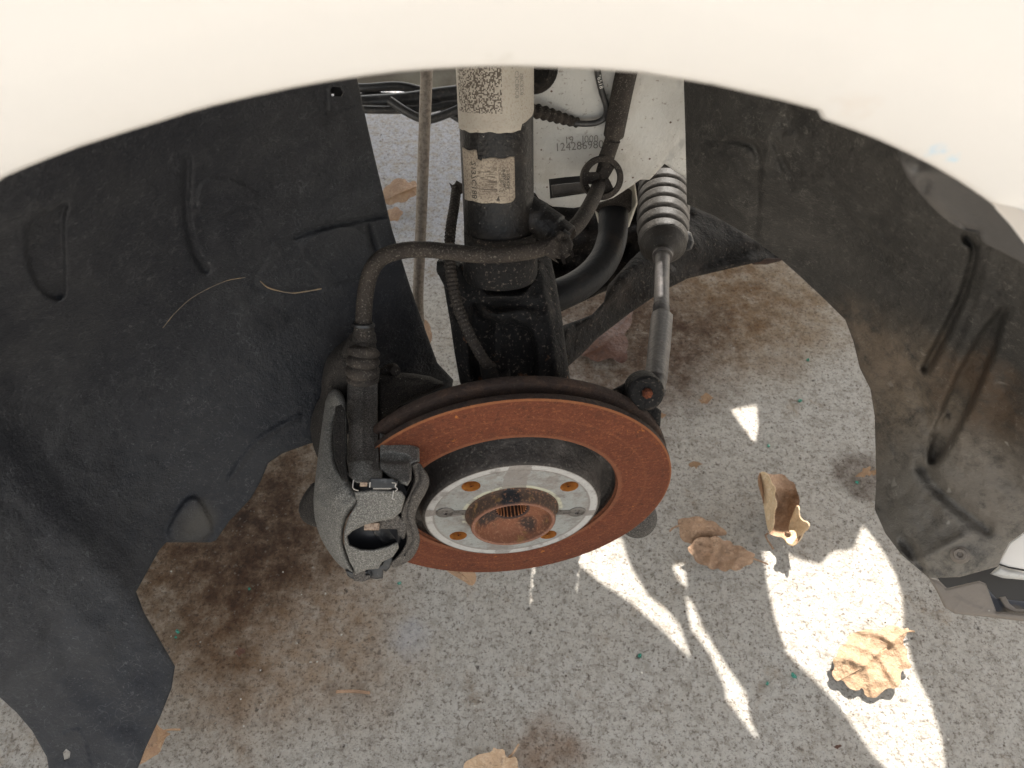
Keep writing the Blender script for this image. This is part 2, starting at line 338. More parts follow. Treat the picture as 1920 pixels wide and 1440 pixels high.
m_white = M('white_car_paint', (.62, .60, .575), .28, layers=[ns(3, .3, .8, (.60, .595, .585), a=.5), ns(25, .5, .8, (.58, .56, .53), d=8, ro=.7, a=.5),
    mark(1600, 175, .232, .010, (.55, .48, .42), .4, warp=(150, .012)), mark(930, 88, .222, .007, (.45, .42, .38), .3, warp=(200, .012)), mark(1755, 300, .243, .0055, (.25, .52, .75), .85, warp=(300, .006)), mark(1785, 318, .245, .005, (.30, .58, .78), .8, warp=(300, .006)),
    mark(1730, 288, .243, .0018, (.2, .22, .22), .8), mark(1798, 325, .246, .002, (.2, .22, .22), .7), mark(1850, 362, .25, .004, (.35, .68, .66), .6, warp=(300, .004)), mark(1885, 388, .25, .004, (.35, .68, .66), .6, warp=(300, .004)), mark(1830, 347, .25, .003, (.3, .5, .5), .5)],
    bump=[bn(4, .0008, d=2)], coat=.25)
m_panel = M('grey_painted_steel', (.52, .51, .48), .5, layers=[ns(12, .4, .7, (.38, .34, .29), d=6, a=.7), ns(90, .52, .72, (.57, .555, .52), a=.5), ns(260, .6, .7, (.16, .12, .09), a=.6), sp(160, .2, .1, (.10, .06, .04))], bump=[bn(60, .0008), bn(500, .0002)])
m_shellw = M('flat_cream_paint', (.50, .44, .37), .5)  # one flat cream, darker than the wing white
m_shellp = M('dusty_beige_paint', (.36, .33, .27), .6, layers=[ns(20, .4, .7, (.24, .21, .17))], bump=[bn(60, .0006)])
m_rust = M('orange_rust', (.125, .037, .018), .92, layers=[ns(25, .35, .7, (.095, .028, .014), d=4, a=.8), ns(320, .50, .66, (.20, .066, .028), d=5, ro=.75, a=.75), ns(700, .53, .66, (.060, .018, .009), d=3, a=.75, off=(2, 0, 1)), ns(60, .52, .7, (.075, .026, .014), d=9, ro=.8, a=.7, off=(1, 0, 1)), ns(140, .54, .66, (.045, .016, .010), d=8, ro=.8, a=.75, off=(4, 0, 1)), ns(350, .56, .64, (.26, .10, .045), d=5, ro=.75, a=.5, off=(6, 0, 1)),
    dict(k='rad', lo=.1292, hi=.14, c=(.30, .12, .05), a=.6, f=.0006), dict(k='rad', lo=.085, hi=.0905, c=(.21, .085, .045), a=.5, f=.0012), dict(k='rad', lo=.1225, hi=.1245, c=(.085, .03, .016), a=.35, f=.0012), dict(k='rad', lo=.1085, hi=.1105, c=(.20, .07, .032), a=.25, f=.001), ns(90, .66, .74, (.48, .17, .035), a=.7)], bump=[bn(420, .0006, d=5), bn(1200, .0002)], spec=.25)
m_rustd = M('dark_brown_rust', (.036, .023, .018), .85, layers=[ns(60, .45, .7, (.065, .038, .026), d=6), ns(500, .58, .72, (.11, .085, .065), a=.5), ns(180, .55, .65, (.03, .02, .017))], bump=[bn(300, .0008)], spec=.3)
m_hatside = M('sooty_cast_iron', (.028, .024, .021), .75, layers=[ns(30, .42, .7, (.085, .074, .065), d=7), ns(420, .55, .7, (.13, .115, .10), a=.6), ns(14, .52, .62, (.025, .021, .019), a=.9)], bump=[bn(260, .0007)], spec=.35)
WH = (.40, .415, .40)
m_hub = M('grey_zinc_coating', (.19, .17, .155), .55, metal=.1, layers=[
    dict(k='rad', lo=.038, hi=.0615, c=(.26, .268, .255), f=.0012, **{'and': dict(k='noise', s=38, lo=.36, hi=.56, d=9, ro=.75)}), dict(k='rad', lo=.0628, hi=.0682, c=(.37, .36, .345), f=.0005, **{'and': dict(k='noise', s=20, lo=.28, hi=.34, d=2)}),
    dict(k='rad', lo=.0365, hi=.0405, c=(.44, .43, .33), f=.0008, **{'and': dict(k='noise', s=45, lo=.4, hi=.5, d=3, off=(1, 1, 1))}),
    dict(k='rect', b=(-.0135, .0055, .03, 1), c=(.19, .17, .155), rot=(0, 0, 8), warp=(110, .012), a=.8), dict(k='rect', b=(-.0055, .0085, -1, -.03), c=(.2, .185, .17), rot=(0, 0, 8), warp=(110, .012), a=.7), dict(k='rect', b=(-1, 1, -.0045, .0045), c=(.18, .16, .145), rot=(0, 0, 10.3), warp=(55, .008), a=.9),
    ns(70, .52, .68, (.15, .135, .125), d=6, a=.7, off=(3, 3, 3)), ns(400, .58, .7, (.11, .10, .09), a=.6), dict(k='rad', lo=.0, hi=.0375, c=(.13, .075, .035), f=.0018, **{'and': dict(k='noise', s=60, lo=.35, hi=.55)})],
    bump=[bn(260, .0005), bn(40, .0006)], spec=.5)
m_spig = M('rusted_hub_steel', (.17, .066, .034), .8, layers=[ns(45, .5, .68, (.09, .042, .026), d=6), dict(k='rad', lo=.0333, hi=.05, c=(.055, .038, .028), a=.9, f=.0006), ns(90, .58, .68, (.26, .15, .05), d=5, a=.6), dict(k='ball', pos=(-.0185, -.006, .001), R=.0125, c=(.022, .017, .015), a=.95, warp=(120, .006), **{'in': .5}), dict(k='ball', pos=(.013, -.0185, .001), R=.010, c=(.022, .017, .015), a=.9, warp=(120, .006), **{'in': .5}), dict(k='ball', pos=(-.002, .034, .006), R=.010, c=(.012, .012, .014), a=.95, warp=(120, .005), **{'in': .6}), dict(k='rad', lo=.0303, hi=.0330, c=(.19, .095, .065), a=.7, f=.0006), ns(420, .52, .66, (.30, .15, .085), a=.5)], bump=[bn(260, .0006)], spec=.35)  # lip ring paints a highlight, dark balls paint shade round the bowl
m_hole = M('bright_orange_rust', (.36, .135, .02), .85, layers=[ns(150, .45, .65, (.20, .06, .015)), ns(300, .6, .7, (.05, .02, .01))], bump=[bn(500, .0003)])
m_splin = M('dark_rusty_spline', (.035, .014, .009), .7, layers=[dict(k='rad', lo=0, hi=.0121, c=(.33, .13, .05), f=.0003), ns(300, .55, .7, (.03, .012, .008))])
m_screw = M('dull_screw_steel', (.13, .12, .11), .5, metal=.4, layers=[ns(300, .5, .65, (.06, .05, .045))], bump=[bn(600, .0002)])
def cast(name, base, hi, a=.75):
    return M(name, base, .85, layers=[ns(11, .4, .7, tuple(x*.7 for x in base), a=.6), ns(900, .48, .62, hi, d=3, ro=.8, a=a), ns(1500, .58, .66, tuple(x*1.6 for x in hi), d=1, a=.5), sp(500, .25, .06, (.4, .37, .33), a=.6)], bump=[bn(700, .0004, d=4), bn(90, .0009, d=4)], spec=.35)
m_cal = cast('dusty_cast_iron', (.095, .090, .080), (.23, .22, .20))
m_cald = cast('dark_cast_iron', (.014, .012, .0105), (.055, .046, .038))
m_calm = cast('brown_dusted_iron', (.046, .040, .035), (.14, .125, .108))
m_blk = M('black_enamelled_steel', (.009, .0082, .008), .45, layers=[ns(30, .5, .7, (.026, .021, .018), d=8, ro=.7), sp(300, .2, .12, (.22, .2, .18), a=.7, warp=(60, .01)), ns(500, .6, .72, (.13, .115, .10), a=.6)], bump=[bn(40, .0012), bn(400, .0003)], spec=.3)
m_knu = M('grimy_black_steel', (.008, .007, .0065), .8, layers=[ns(26, .56, .72, (.05, .036, .027), d=7, ro=.7, a=.8), ns(380, .58, .68, (.20, .16, .13), d=4, a=.5), ns(60, .66, .72, (.19, .09, .045), a=.6)], bump=[bn(60, .0022, d=6), bn(400, .0005)], spec=.35)
m_clip = M('clean_black_steel', (.010, .010, .011), .4, layers=[ns(200, .55, .7, (.04, .04, .04))], bump=[bn(300, .0002)])
m_steel = M('bright_spring_steel', (.42, .39, .35), .35, metal=.9)
m_copper = M('pale_pad_metal', (.34, .25, .18), .5, metal=.3, layers=[ns(400, .4, .6, (.18, .12, .08))])
m_rub = M('dusty_rubber', (.022, .0175, .0145), .8, layers=[ns(60, .42, .7, (.048, .038, .030), d=7, a=.8), ns(800, .55, .68, (.17, .15, .125), a=.6)], bump=[bn(500, .0003), bn(60, .0005)], spec=.3)
m_rubg = M('grey_rubber_bellows', (.020, .017, .014), .6, layers=[ns(30, .45, .7, (.036, .030, .025), a=.7), ns(600, .6, .7, (.13, .115, .10), a=.5)], bump=[bn(200, .0004)], spec=.3)
m_rod = M('dull_galvanised_rod', (.20, .17, .14), .55, metal=.25, layers=[ns(300, .45, .6, (.13, .105, .085)), ns(900, .6, .7, (.3, .27, .23), a=.6)], bump=[bn(500, .0003)])
m_tie = M('grey_tie_rod_steel', (.065, .058, .055), .5, metal=.2, layers=[ns(60, .45, .65, (.10, .088, .08)), ns(500, .55, .7, (.055, .05, .045))], bump=[bn(300, .0003)])
m_bar = M('satin_black_bar', (.009, .009, .010), .6, layers=[ns(30, .5, .7, (.022, .018, .015))], bump=[bn(200, .0003)], spec=.22)
m_sub = M('dark_grimy_subframe', (.010, .0085, .0075), .8, layers=[ns(18, .5, .75, (.026, .020, .016), d=6), ns(300, .58, .7, (.11, .09, .07), a=.6)], bump=[bn(40, .003), bn(300, .0006)], spec=.2)
m_skirt = M('mud_grey_plastic', (.16, .135, .112), .7, layers=[ns(18, .4, .65, (.11, .09, .07)), sp(200, .2, .15, (.3, .27, .23), warp=(60, .01))], bump=[bn(200, .0005)])
m_ledge = M('blue_grey_plastic', (.045, .048, .06), .4, layers=[ns(40, .5, .7, (.11, .095, .08))])
m_void = M('void_shade_black', (.008, .008, .010), .6)  # near-black that stands in for shade in gaps and behind openings
m_cable = M('black_cable_sheath', (.030, .029, .029), .45, layers=[ns(200, .5, .7, (.07, .063, .055))])
m_print = M('black_print', (.05, .043, .036), .8)
m_printw = M('white_print', (.62, .6, .56), .8)
m_printg = M('stamped_grey_print', (.20, .185, .165), .8)
m_lab = M('dirty_cream_label', (.40, .365, .31), .7, layers=[ns(30, .4, .7, (.31, .275, .23), d=6, a=.8), ns(700, .5, .65, (.26, .21, .165), a=.5), sp(300, .2, .08, (.12, .09, .07)),
    dict(k='cell', s=(1/.00085, 1/.00085, 1), t=.52, c=(.085, .068, .052), uv=True, **{'and': dict(k='rect', uv=True, b=(.008, .0447, .0, .0498))})], bump=[bn(500, .0002)])
m_lab2 = M('worn_brown_label', (.27, .225, .175), .75, layers=[ns(50, .4, .68, (.42, .36, .28), d=6, a=.8), ns(800, .48, .6, (.10, .07, .05), d=3, a=.6),
    dict(k='noise', s=1, m=(90, 900, 1), lo=.5, hi=.58, d=2, c=(.075, .055, .042), uv=True, a=.8, **{'and': dict(k='rect', uv=True, b=(.015, .0295, .006, .0255))}),
    dict(k='cell', s=(1/.0009, 1/.0006, 1), t=.55, c=(.10, .08, .06), a=.7, uv=True, **{'and': dict(k='rect', uv=True, b=(.0305, .0385, .006, .0235))})], bump=[bn(500, .0003)])
def leafmat(name, a, b, c):
    dk = tuple(x*.4 for x in b)
    return M(name, a, .55, layers=[ns(30, .38, .66, b, d=7, ro=.7), ns(160, .5, .66, c, d=6, a=.7), ns(70, .58, .68, dk, d=7, ro=.75, a=.6), dict(k='crack', s=210, r=.05, c=dk, a=.35, warp=(60, .01)), sp(260, .22, .14, dk, a=.75)], bump=[bn(160, .0012, d=6), bn(500, .0003)], spec=.45)
m_leaf = leafmat('tan_dry_leaf', (.46, .31, .19), (.34, .22, .13), (.54, .40, .27))
m_leafs = leafmat('sunlit_tan_leaf', (.29, .185, .105), (.21, .125, .068), (.35, .24, .14))  # darker copy of the tan leaf, offsetting the sun that falls on it
m_leafr = leafmat('pale_tan_leaf_underside', (.60, .43, .26), (.48, .33, .19), (.66, .52, .35))
m_leafb = leafmat('brown_dry_leaf', (.34, .205, .12), (.22, .13, .075), (.42, .27, .165))
m_leafo = leafmat('orange_dry_leaf', (.33, .20, .11), (.25, .14, .075), (.40, .27, .16))
m_leafd = leafmat('dark_red_brown_leaf', (.075, .028, .016), (.11, .045, .022), (.05, .02, .014))
m_glass = M('green_glass', (.12, .42, .32), .1, trans=.6, spec=.8)
m_straw = M('dry_straw', (.24, .17, .10), .7, layers=[ns(60, .4, .6, (.12, .095, .07))])

# ================================================================== ground
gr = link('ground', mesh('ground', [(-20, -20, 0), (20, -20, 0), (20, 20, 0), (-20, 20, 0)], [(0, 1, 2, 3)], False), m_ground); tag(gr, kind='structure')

# ================================================================== the car: one thing, its parts below
car = tag(empty('car', (0, .8, 0)), 'white car with its front wheel removed, rusty brake disc hanging in the open wheel arch', 'car')
def part(o, label=None):
    if label: o['label'] = label
    mw = o.matrix_world.copy(); o.parent = car; o.matrix_parent_inverse = Matrix.Translation((0, -.8, 0)); return o
def sub(o, p, label=None):
    if label: o['label'] = label
    o.parent = p; return o

# ---- front wing with its wheel arch lip
lip_px = [(0, 333), (50, 311), (100, 291), (150, 272), (200, 256), (250, 240), (300, 225), (350, 209), (400, 195), (450, 183), (500, 172), (550, 161), (600, 152), (650, 144), (700, 137), (750, 131), (800, 127), (850, 124),
          (900, 122), (960, 121), (1040, 124), (1120, 127), (1200, 133), (1280, 146), (1340, 156), (1400, 170), (1470, 186), (1538, 204), (1546, 221), (1600, 240), (1650, 260), (1700, 283), (1750, 308), (1800, 337), (1850, 371), (1890, 402), (1925, 434)]
YL = -.09
lp = [P(x, y, Ty(x, y, YL)) for x, y in lip_px]; lp = [(p[0], p[2]) for p in lp]
lp = [(-.385, .40), (-.355, .47), (-.31, .555), (-.25, .62), (-.205, .66)]+lp+[(.205, .643), (.25, .60), (.295, .535), (.33, .46), (.345, .42)]
lp = np.array(lp); seg = []
for a, b in zip(lp[:-1], lp[1:]):
    n_ = max(1, int(np.linalg.norm(b-a)/.004)); seg += [a+(b-a)*i/n_ for i in range(n_)]
lp = np.array(seg+[lp[-1]]); fv, ff = [], []; S_ = [-2, -1, -.5, 0, .004, .012, .03, .06, .1, .2, .35, .5, .65, .8, .9, 1.0]
for x, z in lp:
    d = np.array([x, z])-np.array([0, .33]); dn = d/np.linalg.norm(d); kx = (min(.62/max(abs(d[0]), 1e-6), (.52/d[1]) if d[1] > .02 else 9)); T = d*kx+np.array([0, .33])
    L_ = np.linalg.norm(T-np.array([x, z]))
    for s_ in S_:
        if s_ == -2: fv.append((x+dn[0]*.003, YL+.016, z+dn[1]*.003)); continue
        if s_ == -1: fv.append((x+dn[0]*.0004, YL+.003, z+dn[1]*.0004)); continue
        if s_ == -.5: fv.append((x+dn[0]*.0001, YL+.0012, z+dn[1]*.0001)); continue
        if s_ == 0: fv.append((x+dn[0]*.0008, YL, z+dn[1]*.0008)); continue
        q = np.array([x, z])+(T-np.array([x, z]))*s_; e = np.linalg.norm(q-np.array([x, z]))
        y = YL-.010*(1-math.exp(-e/.03))-.015*math.sin(min(1, e/.35)*math.pi); zz = q[1]
        if zz > .80: y += .11*((zz-.80)/.05)**2*.5
        fv.append((q[0], y, zz))
m_ = len(S_)
for i in range(len(lp)-1):
    for j in range(m_-1): a = i*m_+j; ff.append((a, a+1, a+m_+1, a+m_))
wing = part(link('front_wing', mesh('front_wing', fv, ff), m_white), 'white front wing over the wheel arch, scuffed blue at the right')
so_ = wing.modifiers.new('thickness', 'SOLIDIFY'); so_.thickness = .001; so_.offset = -1
# ---- added unseen sheet: blocks the sun, its holes shaped to cast the sun patches
ZB = .868
openings = []                                        # (points in the photograph, height or t list) -> carried up along the sun to the added sheet
def sun_up(p): k = (ZB-p[2])/SUN[2]; return (p+SUN*k)[:2]
def open_ground(poly): openings.append(np.array([sun_up(G(x, y)) for x, y in poly]))
def open_at(poly, t): openings.append(np.array([sun_up(P(x, y, t)) for x, y in poly]))
open_ground([(1073, 1048), (1100, 1010), (1165, 1010), (1180, 1060), (1215, 1118), (1243, 1138), (1272, 1170), (1296, 1236), (1240, 1180), (1180, 1128), (1120, 1088)])
open_ground([(1260, 1060), (1283, 1058), (1288, 1105), (1270, 1085)])
open_ground([(1284, 1115), (1300, 1135), (1318, 1180), (1340, 1215), (1362, 1250), (1398, 1300), (1405, 1345), (1424, 1392), (1390, 1350), (1362, 1312), (1360, 1290), (1330, 1225), (1296, 1180)])
open_ground([(1370, 768), (1418, 759), (1421, 800), (1415, 831), (1396, 806)])
open_ground([(1430, 1035), (1440, 1018), (1500, 1050), (1540, 1058), (1560, 1035), (1600, 1030), (1618, 985), (1650, 1025), (1676, 1070), (1692, 1120), (1694, 1180), (1715, 1260), (1745, 1320), (1768, 1395), (1775, 1500),
             (1725, 1500), (1640, 1420), (1570, 1320), (1520, 1270), (1475, 1225), (1450, 1150), (1438, 1090)])
def open_pts(pts): openings.append(np.array([sun_up(P(x, y, t)) for x, y, t in pts]))
open_pts([(1203, 335, .755), (1206, 312, .762), (1245, 300, .766), (1296, 318, .762), (1306, 345, .748), (1306, 378, .730), (1304, 405, .716), (1290, 428, .704), (1245, 424, .702), (1216, 426, .706), (1206, 405, .716), (1203, 370, .735)])
open_pts([(1234, 486, .686), (1240, 486, .686), (1240, 530, .668), (1239, 560, .656), (1234, 560, .656), (1233, 530, .668)])
open_at([(1255, 495), (1262, 485), (1292, 462), (1296, 486), (1266, 500)], .86)
bx0, bx1, by0, by1 = -1.5, 1.1, -.105, 1.62
def sheet_with_holes(name, outline, holes, z, th, mat):
    allp = [np.array(outline, float)]+holes; A = np.vstack(allp); ed, k = [], 0
    for q in allp: ed += [(k+i, k+(i+1) % len(q)) for i in range(len(q))]; k += len(q)
    r = delaunay_2d_cdt([Vector(map(float, p)) for p in A], ed, [], 1, 1e-6, False)
    B = np.array([[p.x, p.y] for p in r[0]]); F = np.array([list(f) for f in r[2] if len(f) == 3]); c = B[F].mean(1)
    bad = np.zeros(len(F), bool)
    for h in holes: bad |= inside(c, h)
    F = F[~bad]; v = np.hstack([B, np.full((len(B), 1), z)]); n = len(v); v = np.vstack([v, v-[0, 0, th]])
    cnt = {(f[i], f[(i+1) % 3]) for f in F for i in range(3)}; bd = [e for e in cnt if (e[1], e[0]) not in cnt]
    return link(name, mesh(name, v, [tuple(f) for f in F]+[tuple(f[::-1]+n) for f in F]+[(a, a+n, b+n, b) for a, b in bd], False), mat)
sun_mask = part(sheet_with_holes('sun_mask_sheet', [(bx0, by0), (bx1, by0), (bx1, by1), (bx0, by1)], openings, ZB, .0012, m_void), 'added unseen dark sheet above the engine bay, its holes shaped to pass sun patches')

# ---- plastic arch liners
LL = [(0, 330, .31), (300, 230, .40), (600, 150, .49), (670, 150, .52), (0, 700, .49), (300, 600, .55), (500, 450, .56), (735, 430, .61), (850, 710, .70), (700, 650, .66), (580, 830, .66), (490, 900, .66), (400, 1015, .67), (310, 1015, .64),
      (255, 1110, .61), (328, 1250, .62), (270, 1420, .60), (125, 1410, .60), (0, 1000, .52), (0, 1300, .57), (150, 1200, .575), (-150, 900, .46), (-150, 300, .28)]
linl = part(relief('arch_liner', [(-150, 240), (0, 230), (200, 170), (400, 110), (560, 80), (655, 70), (670, 150), (700, 285), (735, 430), (770, 540), (800, 625), (820, 680), (850, 712), (842, 765), (760, 800), (650, 815), (580, 832), (530, 850), (503, 868), (490, 900),
    (470, 935), (430, 977), (405, 1013), (395, 1017), (312, 1017), (298, 1032), (255, 1110), (270, 1150), (328, 1250), (322, 1290), (300, 1345), (272, 1405), (262, 1432), (245, 1470), (95, 1470), (88, 1420), (60, 1370), (30, 1335), (0, 1308), (-150, 1230)],
    LL, m_linl, res=4.5, thick=.003, rim=(5, .0015), wob=.0016, holes=[[(619, 168), (625, 160), (640, 161), (645, 172), (640, 181), (622, 180)], [(117, 1412), (124, 1404), (132, 1410), (130, 1424), (120, 1428)]], feats=[
    ('plate', [(45, 415), (90, 395), (130, 372), (118, 410), (122, 540), (118, 560), (100, 563), (70, 540), (50, 490)], 5.0, 0.0094), ('line', [(352, 300), (350, 400), (365, 470), (385, 505)], 7.2, 0.0070), ('blob', (385, 440, 22, 60, 0.0000), 0.0035),
    ('plate', [(369, 365), (378, 342), (400, 333), (432, 336), (470, 352), (488, 372), (465, 388), (420, 402), (374, 415)], 1.7, -0.0023), ('line', [(340, 220), (430, 335), (470, 385), (530, 478)], 1.4, -0.0009),
    ('line', [(482, 356), (560, 335), (695, 298)], 1.7, 0.0012), ('line', [(553, 446), (600, 428), (735, 402)], 2.8, 0.0047), ('plate', [(545, 452), (688, 408), (702, 515), (615, 537), (600, 520)], 2.2, -0.0020), ('line', [(694, 424), (700, 450), (712, 484)], 3.9, 0.0058),
    ('line', [(488, 525), (540, 548), (600, 541)], 2.2, 0.0014), ('line', [(500, 480), (480, 540), (600, 545)], 5.0, 0.0012), ('plate', [(345, 935), (375, 930), (410, 1015), (300, 1020)],  6, -.005), ('line', [(100, 1180), (170, 1290), (300, 1400)], 30.0, 0.0052),
    ('line', [(0, 850), (100, 980), (240, 1120), (320, 1245)], 40.0, -0.0043), ('blob', (124, 1416, 20, 24, 0.0000), 0.0035), ('line', [(118, 1378), (150, 1372), (170, 1440)], 2.2, -0.0017), ('line', [(588, 172), (605, 205), (622, 212), (668, 196)], 1.7, 0.0023),
    ('line', [(612, 165), (614, 205)], 2.2, 0.0035), ('line', [(652, 160), (664, 190)], 2.8, -0.0017), ('line', [(560, 780), (480, 830), (430, 900)], 5.0, -0.0023), ('line', [(230, 230), (200, 500), (230, 800)], 60.0, 0.0026)]))
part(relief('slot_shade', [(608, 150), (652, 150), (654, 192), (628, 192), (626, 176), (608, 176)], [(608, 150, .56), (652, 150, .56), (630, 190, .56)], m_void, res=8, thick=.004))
LR = [(1282, 150, .54), (1290, 385, .60), (1400, 300, .50), (1463, 485, .60), (1600, 640, .60), (1640, 950, .63), (1740, 1083, .585), (1900, 1040, .56), (1900, 700, .46), (1900, 520, .40), (1700, 350, .40), (1540, 230, .44), (1700, 700, .56), (1850, 900, .54), (2050, 700, .40), (2050, 950, .50), (2050, 320, .30), (1600, 450, .52)]
linr = part(relief('arch_liner', [(1282, 60), (1282, 150), (1285, 250), (1288, 383), (1340, 405), (1400, 440), (1463, 485), (1500, 518), (1545, 560), (1585, 600), (1600, 640), (1612, 690), (1632, 730), (1640, 780), (1643, 900), (1640, 955), (1660, 1000), (1690, 1040), (1742, 1084), (1800, 1082), (1872, 1062),
    (1880, 1040), (1892, 1018), (1928, 992), (2050, 920), (2050, 300), (1900, 250), (1700, 150), (1400, 60)], LR, m_linr, res=5, rim=(5, .0015), wob=.004, feats=[
    ('line', [(1362, 262), (1400, 268), (1420, 290), (1421, 360), (1416, 438)], 6, .005), ('line', [(1306, 300), (1318, 270), (1345, 266), (1352, 285)], 4, .003), ('line', [(1325, 270), (1345, 300)], 3, -.002), ('line', [(1450, 262), (1470, 310), (1482, 330)], 5, .004),
    ('line', [(1545, 335), (1600, 395), (1662, 462)], 6, -.004), ('line', [(1555, 350), (1610, 420), (1660, 480)], 12, .004), ('line', [(1812, 445), (1828, 475), (1803, 560), (1765, 635), (1735, 690)], 8, .014), ('line', [(1835, 470), (1812, 560), (1780, 640), (1750, 700)], 8, -.004),
    ('line', [(1862, 470), (1830, 580), (1790, 680)], 10, -.003), ('plate', [(1892, 555), (1872, 640), (1840, 720), (1800, 800), (1760, 870), (1735, 865), (1760, 780), (1820, 650)], 8, .018), ('line', [(1735, 870), (1752, 820), (1775, 785)], 6, -.006),
    ('line', [(1732, 880), (1770, 925), (1850, 990)], 14, .009), ('line', [(1700, 700), (1745, 800), (1735, 870)], 16, .006), ('line', [(1690, 1035), (1720, 1050), (1800, 1010)], 9, -.004), ('blob', (1800, 1040, 26, 26, 0), -.003), ('plate', [(1682, 1005), (1712, 1008), (1740, 1080), (1700, 1045)], 6, .005),
    ('line', [(1900, 700), (1860, 800), (1900, 900)], 30, .008)]), 'dusty black plastic arch liner at the right, brown dirt in its folds')
linl['label'] = 'dark plastic arch liner at the left with pressed pockets'
ML = frame_at(P(1800, 1040, .566), -ray(1800, 1040))
sub(lathe('liner_fastener', [(0, .002), (.0018, .002), (.0022, .0035), (.004, .0035), (.0046, .002), (.0055, .0018), (.0064, .001), (.0066, -.002)], m_skirt, seg=32, mw=ML), linr)
fl = part(relief('liner_edge', [(1670, 200), (1683, 285), (1690, 310), (1702, 335), (1735, 375), (1770, 410), (1805, 432), (1835, 436), (1842, 455), (1870, 468), (1925, 497), (1990, 530), (1990, 460), (1926, 452), (1890, 410), (1858, 372), (1830, 300), (1750, 220)],
    [(1690, 300, .285), (1800, 420, .31), (1920, 490, .30), (1870, 330, .265)], m_flange, res=7, rim=(6, .003), feats=[('line', [(1808, 428), (1832, 432)], 4, .006), ('line', [(1700, 335), (1760, 395), (1810, 425)], 5, .002), ('blob', (1718, 308, 14, 14, 0), .006), ('blob', (1733, 350, 8, 14, 0), .006)], rd=1), 'smooth black liner edge tucked behind the wing')
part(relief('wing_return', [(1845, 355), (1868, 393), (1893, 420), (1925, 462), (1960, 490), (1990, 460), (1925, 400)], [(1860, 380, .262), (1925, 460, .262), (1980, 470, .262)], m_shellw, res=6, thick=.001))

# ---- bumper corner below the right liner
sk = part(relief('bumper_skirt', [(1740, 1082), (1758, 1112), (1770, 1138), (1790, 1151), (1860, 1158), (1925, 1166), (2060, 1185), (2060, 1160), (1925, 1152), (1868, 1147), (1848, 1094), (1836, 1089), (1775, 1103), (1762, 1090)], [(1740, 1085, .605), (1790, 1150, .60), (1925, 1160, .585), (2060, 1170, .57), (1840, 1095, .59)],
    m_skirt, res=5, thick=.004, rim=(5, .003), feats=[('line', [(1790, 1120), (1830, 1140), (1870, 1152)], 2, -.001)]), 'muddy grey bumper skirt edge')
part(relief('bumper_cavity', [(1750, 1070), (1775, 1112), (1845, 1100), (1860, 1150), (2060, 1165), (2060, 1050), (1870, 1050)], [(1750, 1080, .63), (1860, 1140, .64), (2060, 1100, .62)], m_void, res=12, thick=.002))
part(relief('bumper_ledge', [(1845, 1108), (1852, 1104), (1868, 1122), (1925, 1128), (2060, 1140), (2060, 1166), (1925, 1153), (1866, 1149)], [(1850, 1110, .605), (1870, 1150, .60), (2060, 1150, .59)], m_ledge, res=5, thick=.003, rim=(4, .002), feats=[('line', [(1875, 1122), (1890, 1140), (1925, 1145)], 3, -.003)]))
part(relief('bumper_rib', [(1872, 1120), (1885, 1118), (1893, 1132), (1905, 1141), (1940, 1143), (1940, 1149), (1900, 1148), (1884, 1138)], [(1880, 1125, .597), (1925, 1147, .594), (1900, 1140, .594)], m_skirt, res=4, thick=.004, rim=(3, .002)))
part(relief('bumper_cover', [(1873, 1056), (1881, 1040), (1893, 1018), (1928, 993), (2060, 920), (2060, 1070), (1925, 1068), (1890, 1062)], [(1875, 1055, .60), (1928, 990, .575), (2060, 1000, .55), (1925, 1068, .59)], m_white, res=6, thick=.002, rim=(3, .001)), 'white painted bumper corner')
part(relief('bumper_trim', [(1856, 1076), (1874, 1060), (1892, 1066), (1925, 1072), (2060, 1076), (2060, 1096), (1925, 1088), (1880, 1084)], [(1860, 1075, .60), (1925, 1080, .59), (2060, 1085, .57)], m_panel, res=5, thick=.002, rim=(8, .006)))

# ---- engine bay panels seen past the strut
PANC = [(x, y, float(Ty(x, y, .265))) for x, y in [(1000, 60), (1290, 60), (1000, 220), (1290, 220), (1000, 385), (1150, 375), (1290, 340)]]
pan = part(relief('side_member', [(994, 50), (996, 330), (1001, 358), (1012, 375), (1036, 387), (1075, 390), (1110, 384), (1150, 371), (1185, 348), (1200, 337), (1218, 337), (1246, 307), (1262, 319), (1292, 338), (1300, 50)], PANC,
    m_panel, res=7, thick=.004, rim=(5, .003), holes=[[(1028, 336), (1060, 332), (1096, 329), (1098, 363), (1031, 373)]], feats=[('line', [(1254, 140), (1288, 168)], 2, .003), ('line', [(1240, 306), (1288, 254)], 2.2, .003), ('blob', (1230, 200, 60, 40, 20), .004), ('blob', (1080, 180, 60, 60, 0), -.003)]), 'pale grey pressed steel side member with a rectangular slot')
part(relief('slot_insert', [(1033, 347), (1060, 344), (1094, 341), (1097, 361), (1036, 369)], [(1033, 350, .695), (1097, 345, .695), (1060, 369, .705)], m_tie, res=4, thick=.01, rim=(3, .002)))
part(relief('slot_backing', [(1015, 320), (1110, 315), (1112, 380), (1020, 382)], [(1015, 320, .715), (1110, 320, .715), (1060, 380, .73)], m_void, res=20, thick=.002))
def flat_text(body, size, px, py, t, ang, mat, parent, wx=None):
    v, f = textverts(body, size); z = -ray(px, py); z /= np.linalg.norm(z); x = np.array([math.cos(R(ang)), -math.sin(R(ang))*UP[1], -math.sin(R(ang))*UP[2]])
    m = frame_at(P(px, py, t), z, x); o = link('stamped_number', mesh('stamped_number', v, f, False), mat, None, m); return sub(o, parent) if parent else o
def on_panel(px, py): return Field(PANC)(np.array([[px, py]]))[0]-.0022
tx = flat_text('19   J000', .0080, 1090, 262, on_panel(1090, 262)-.003, -3, m_printg, None); part(tx)
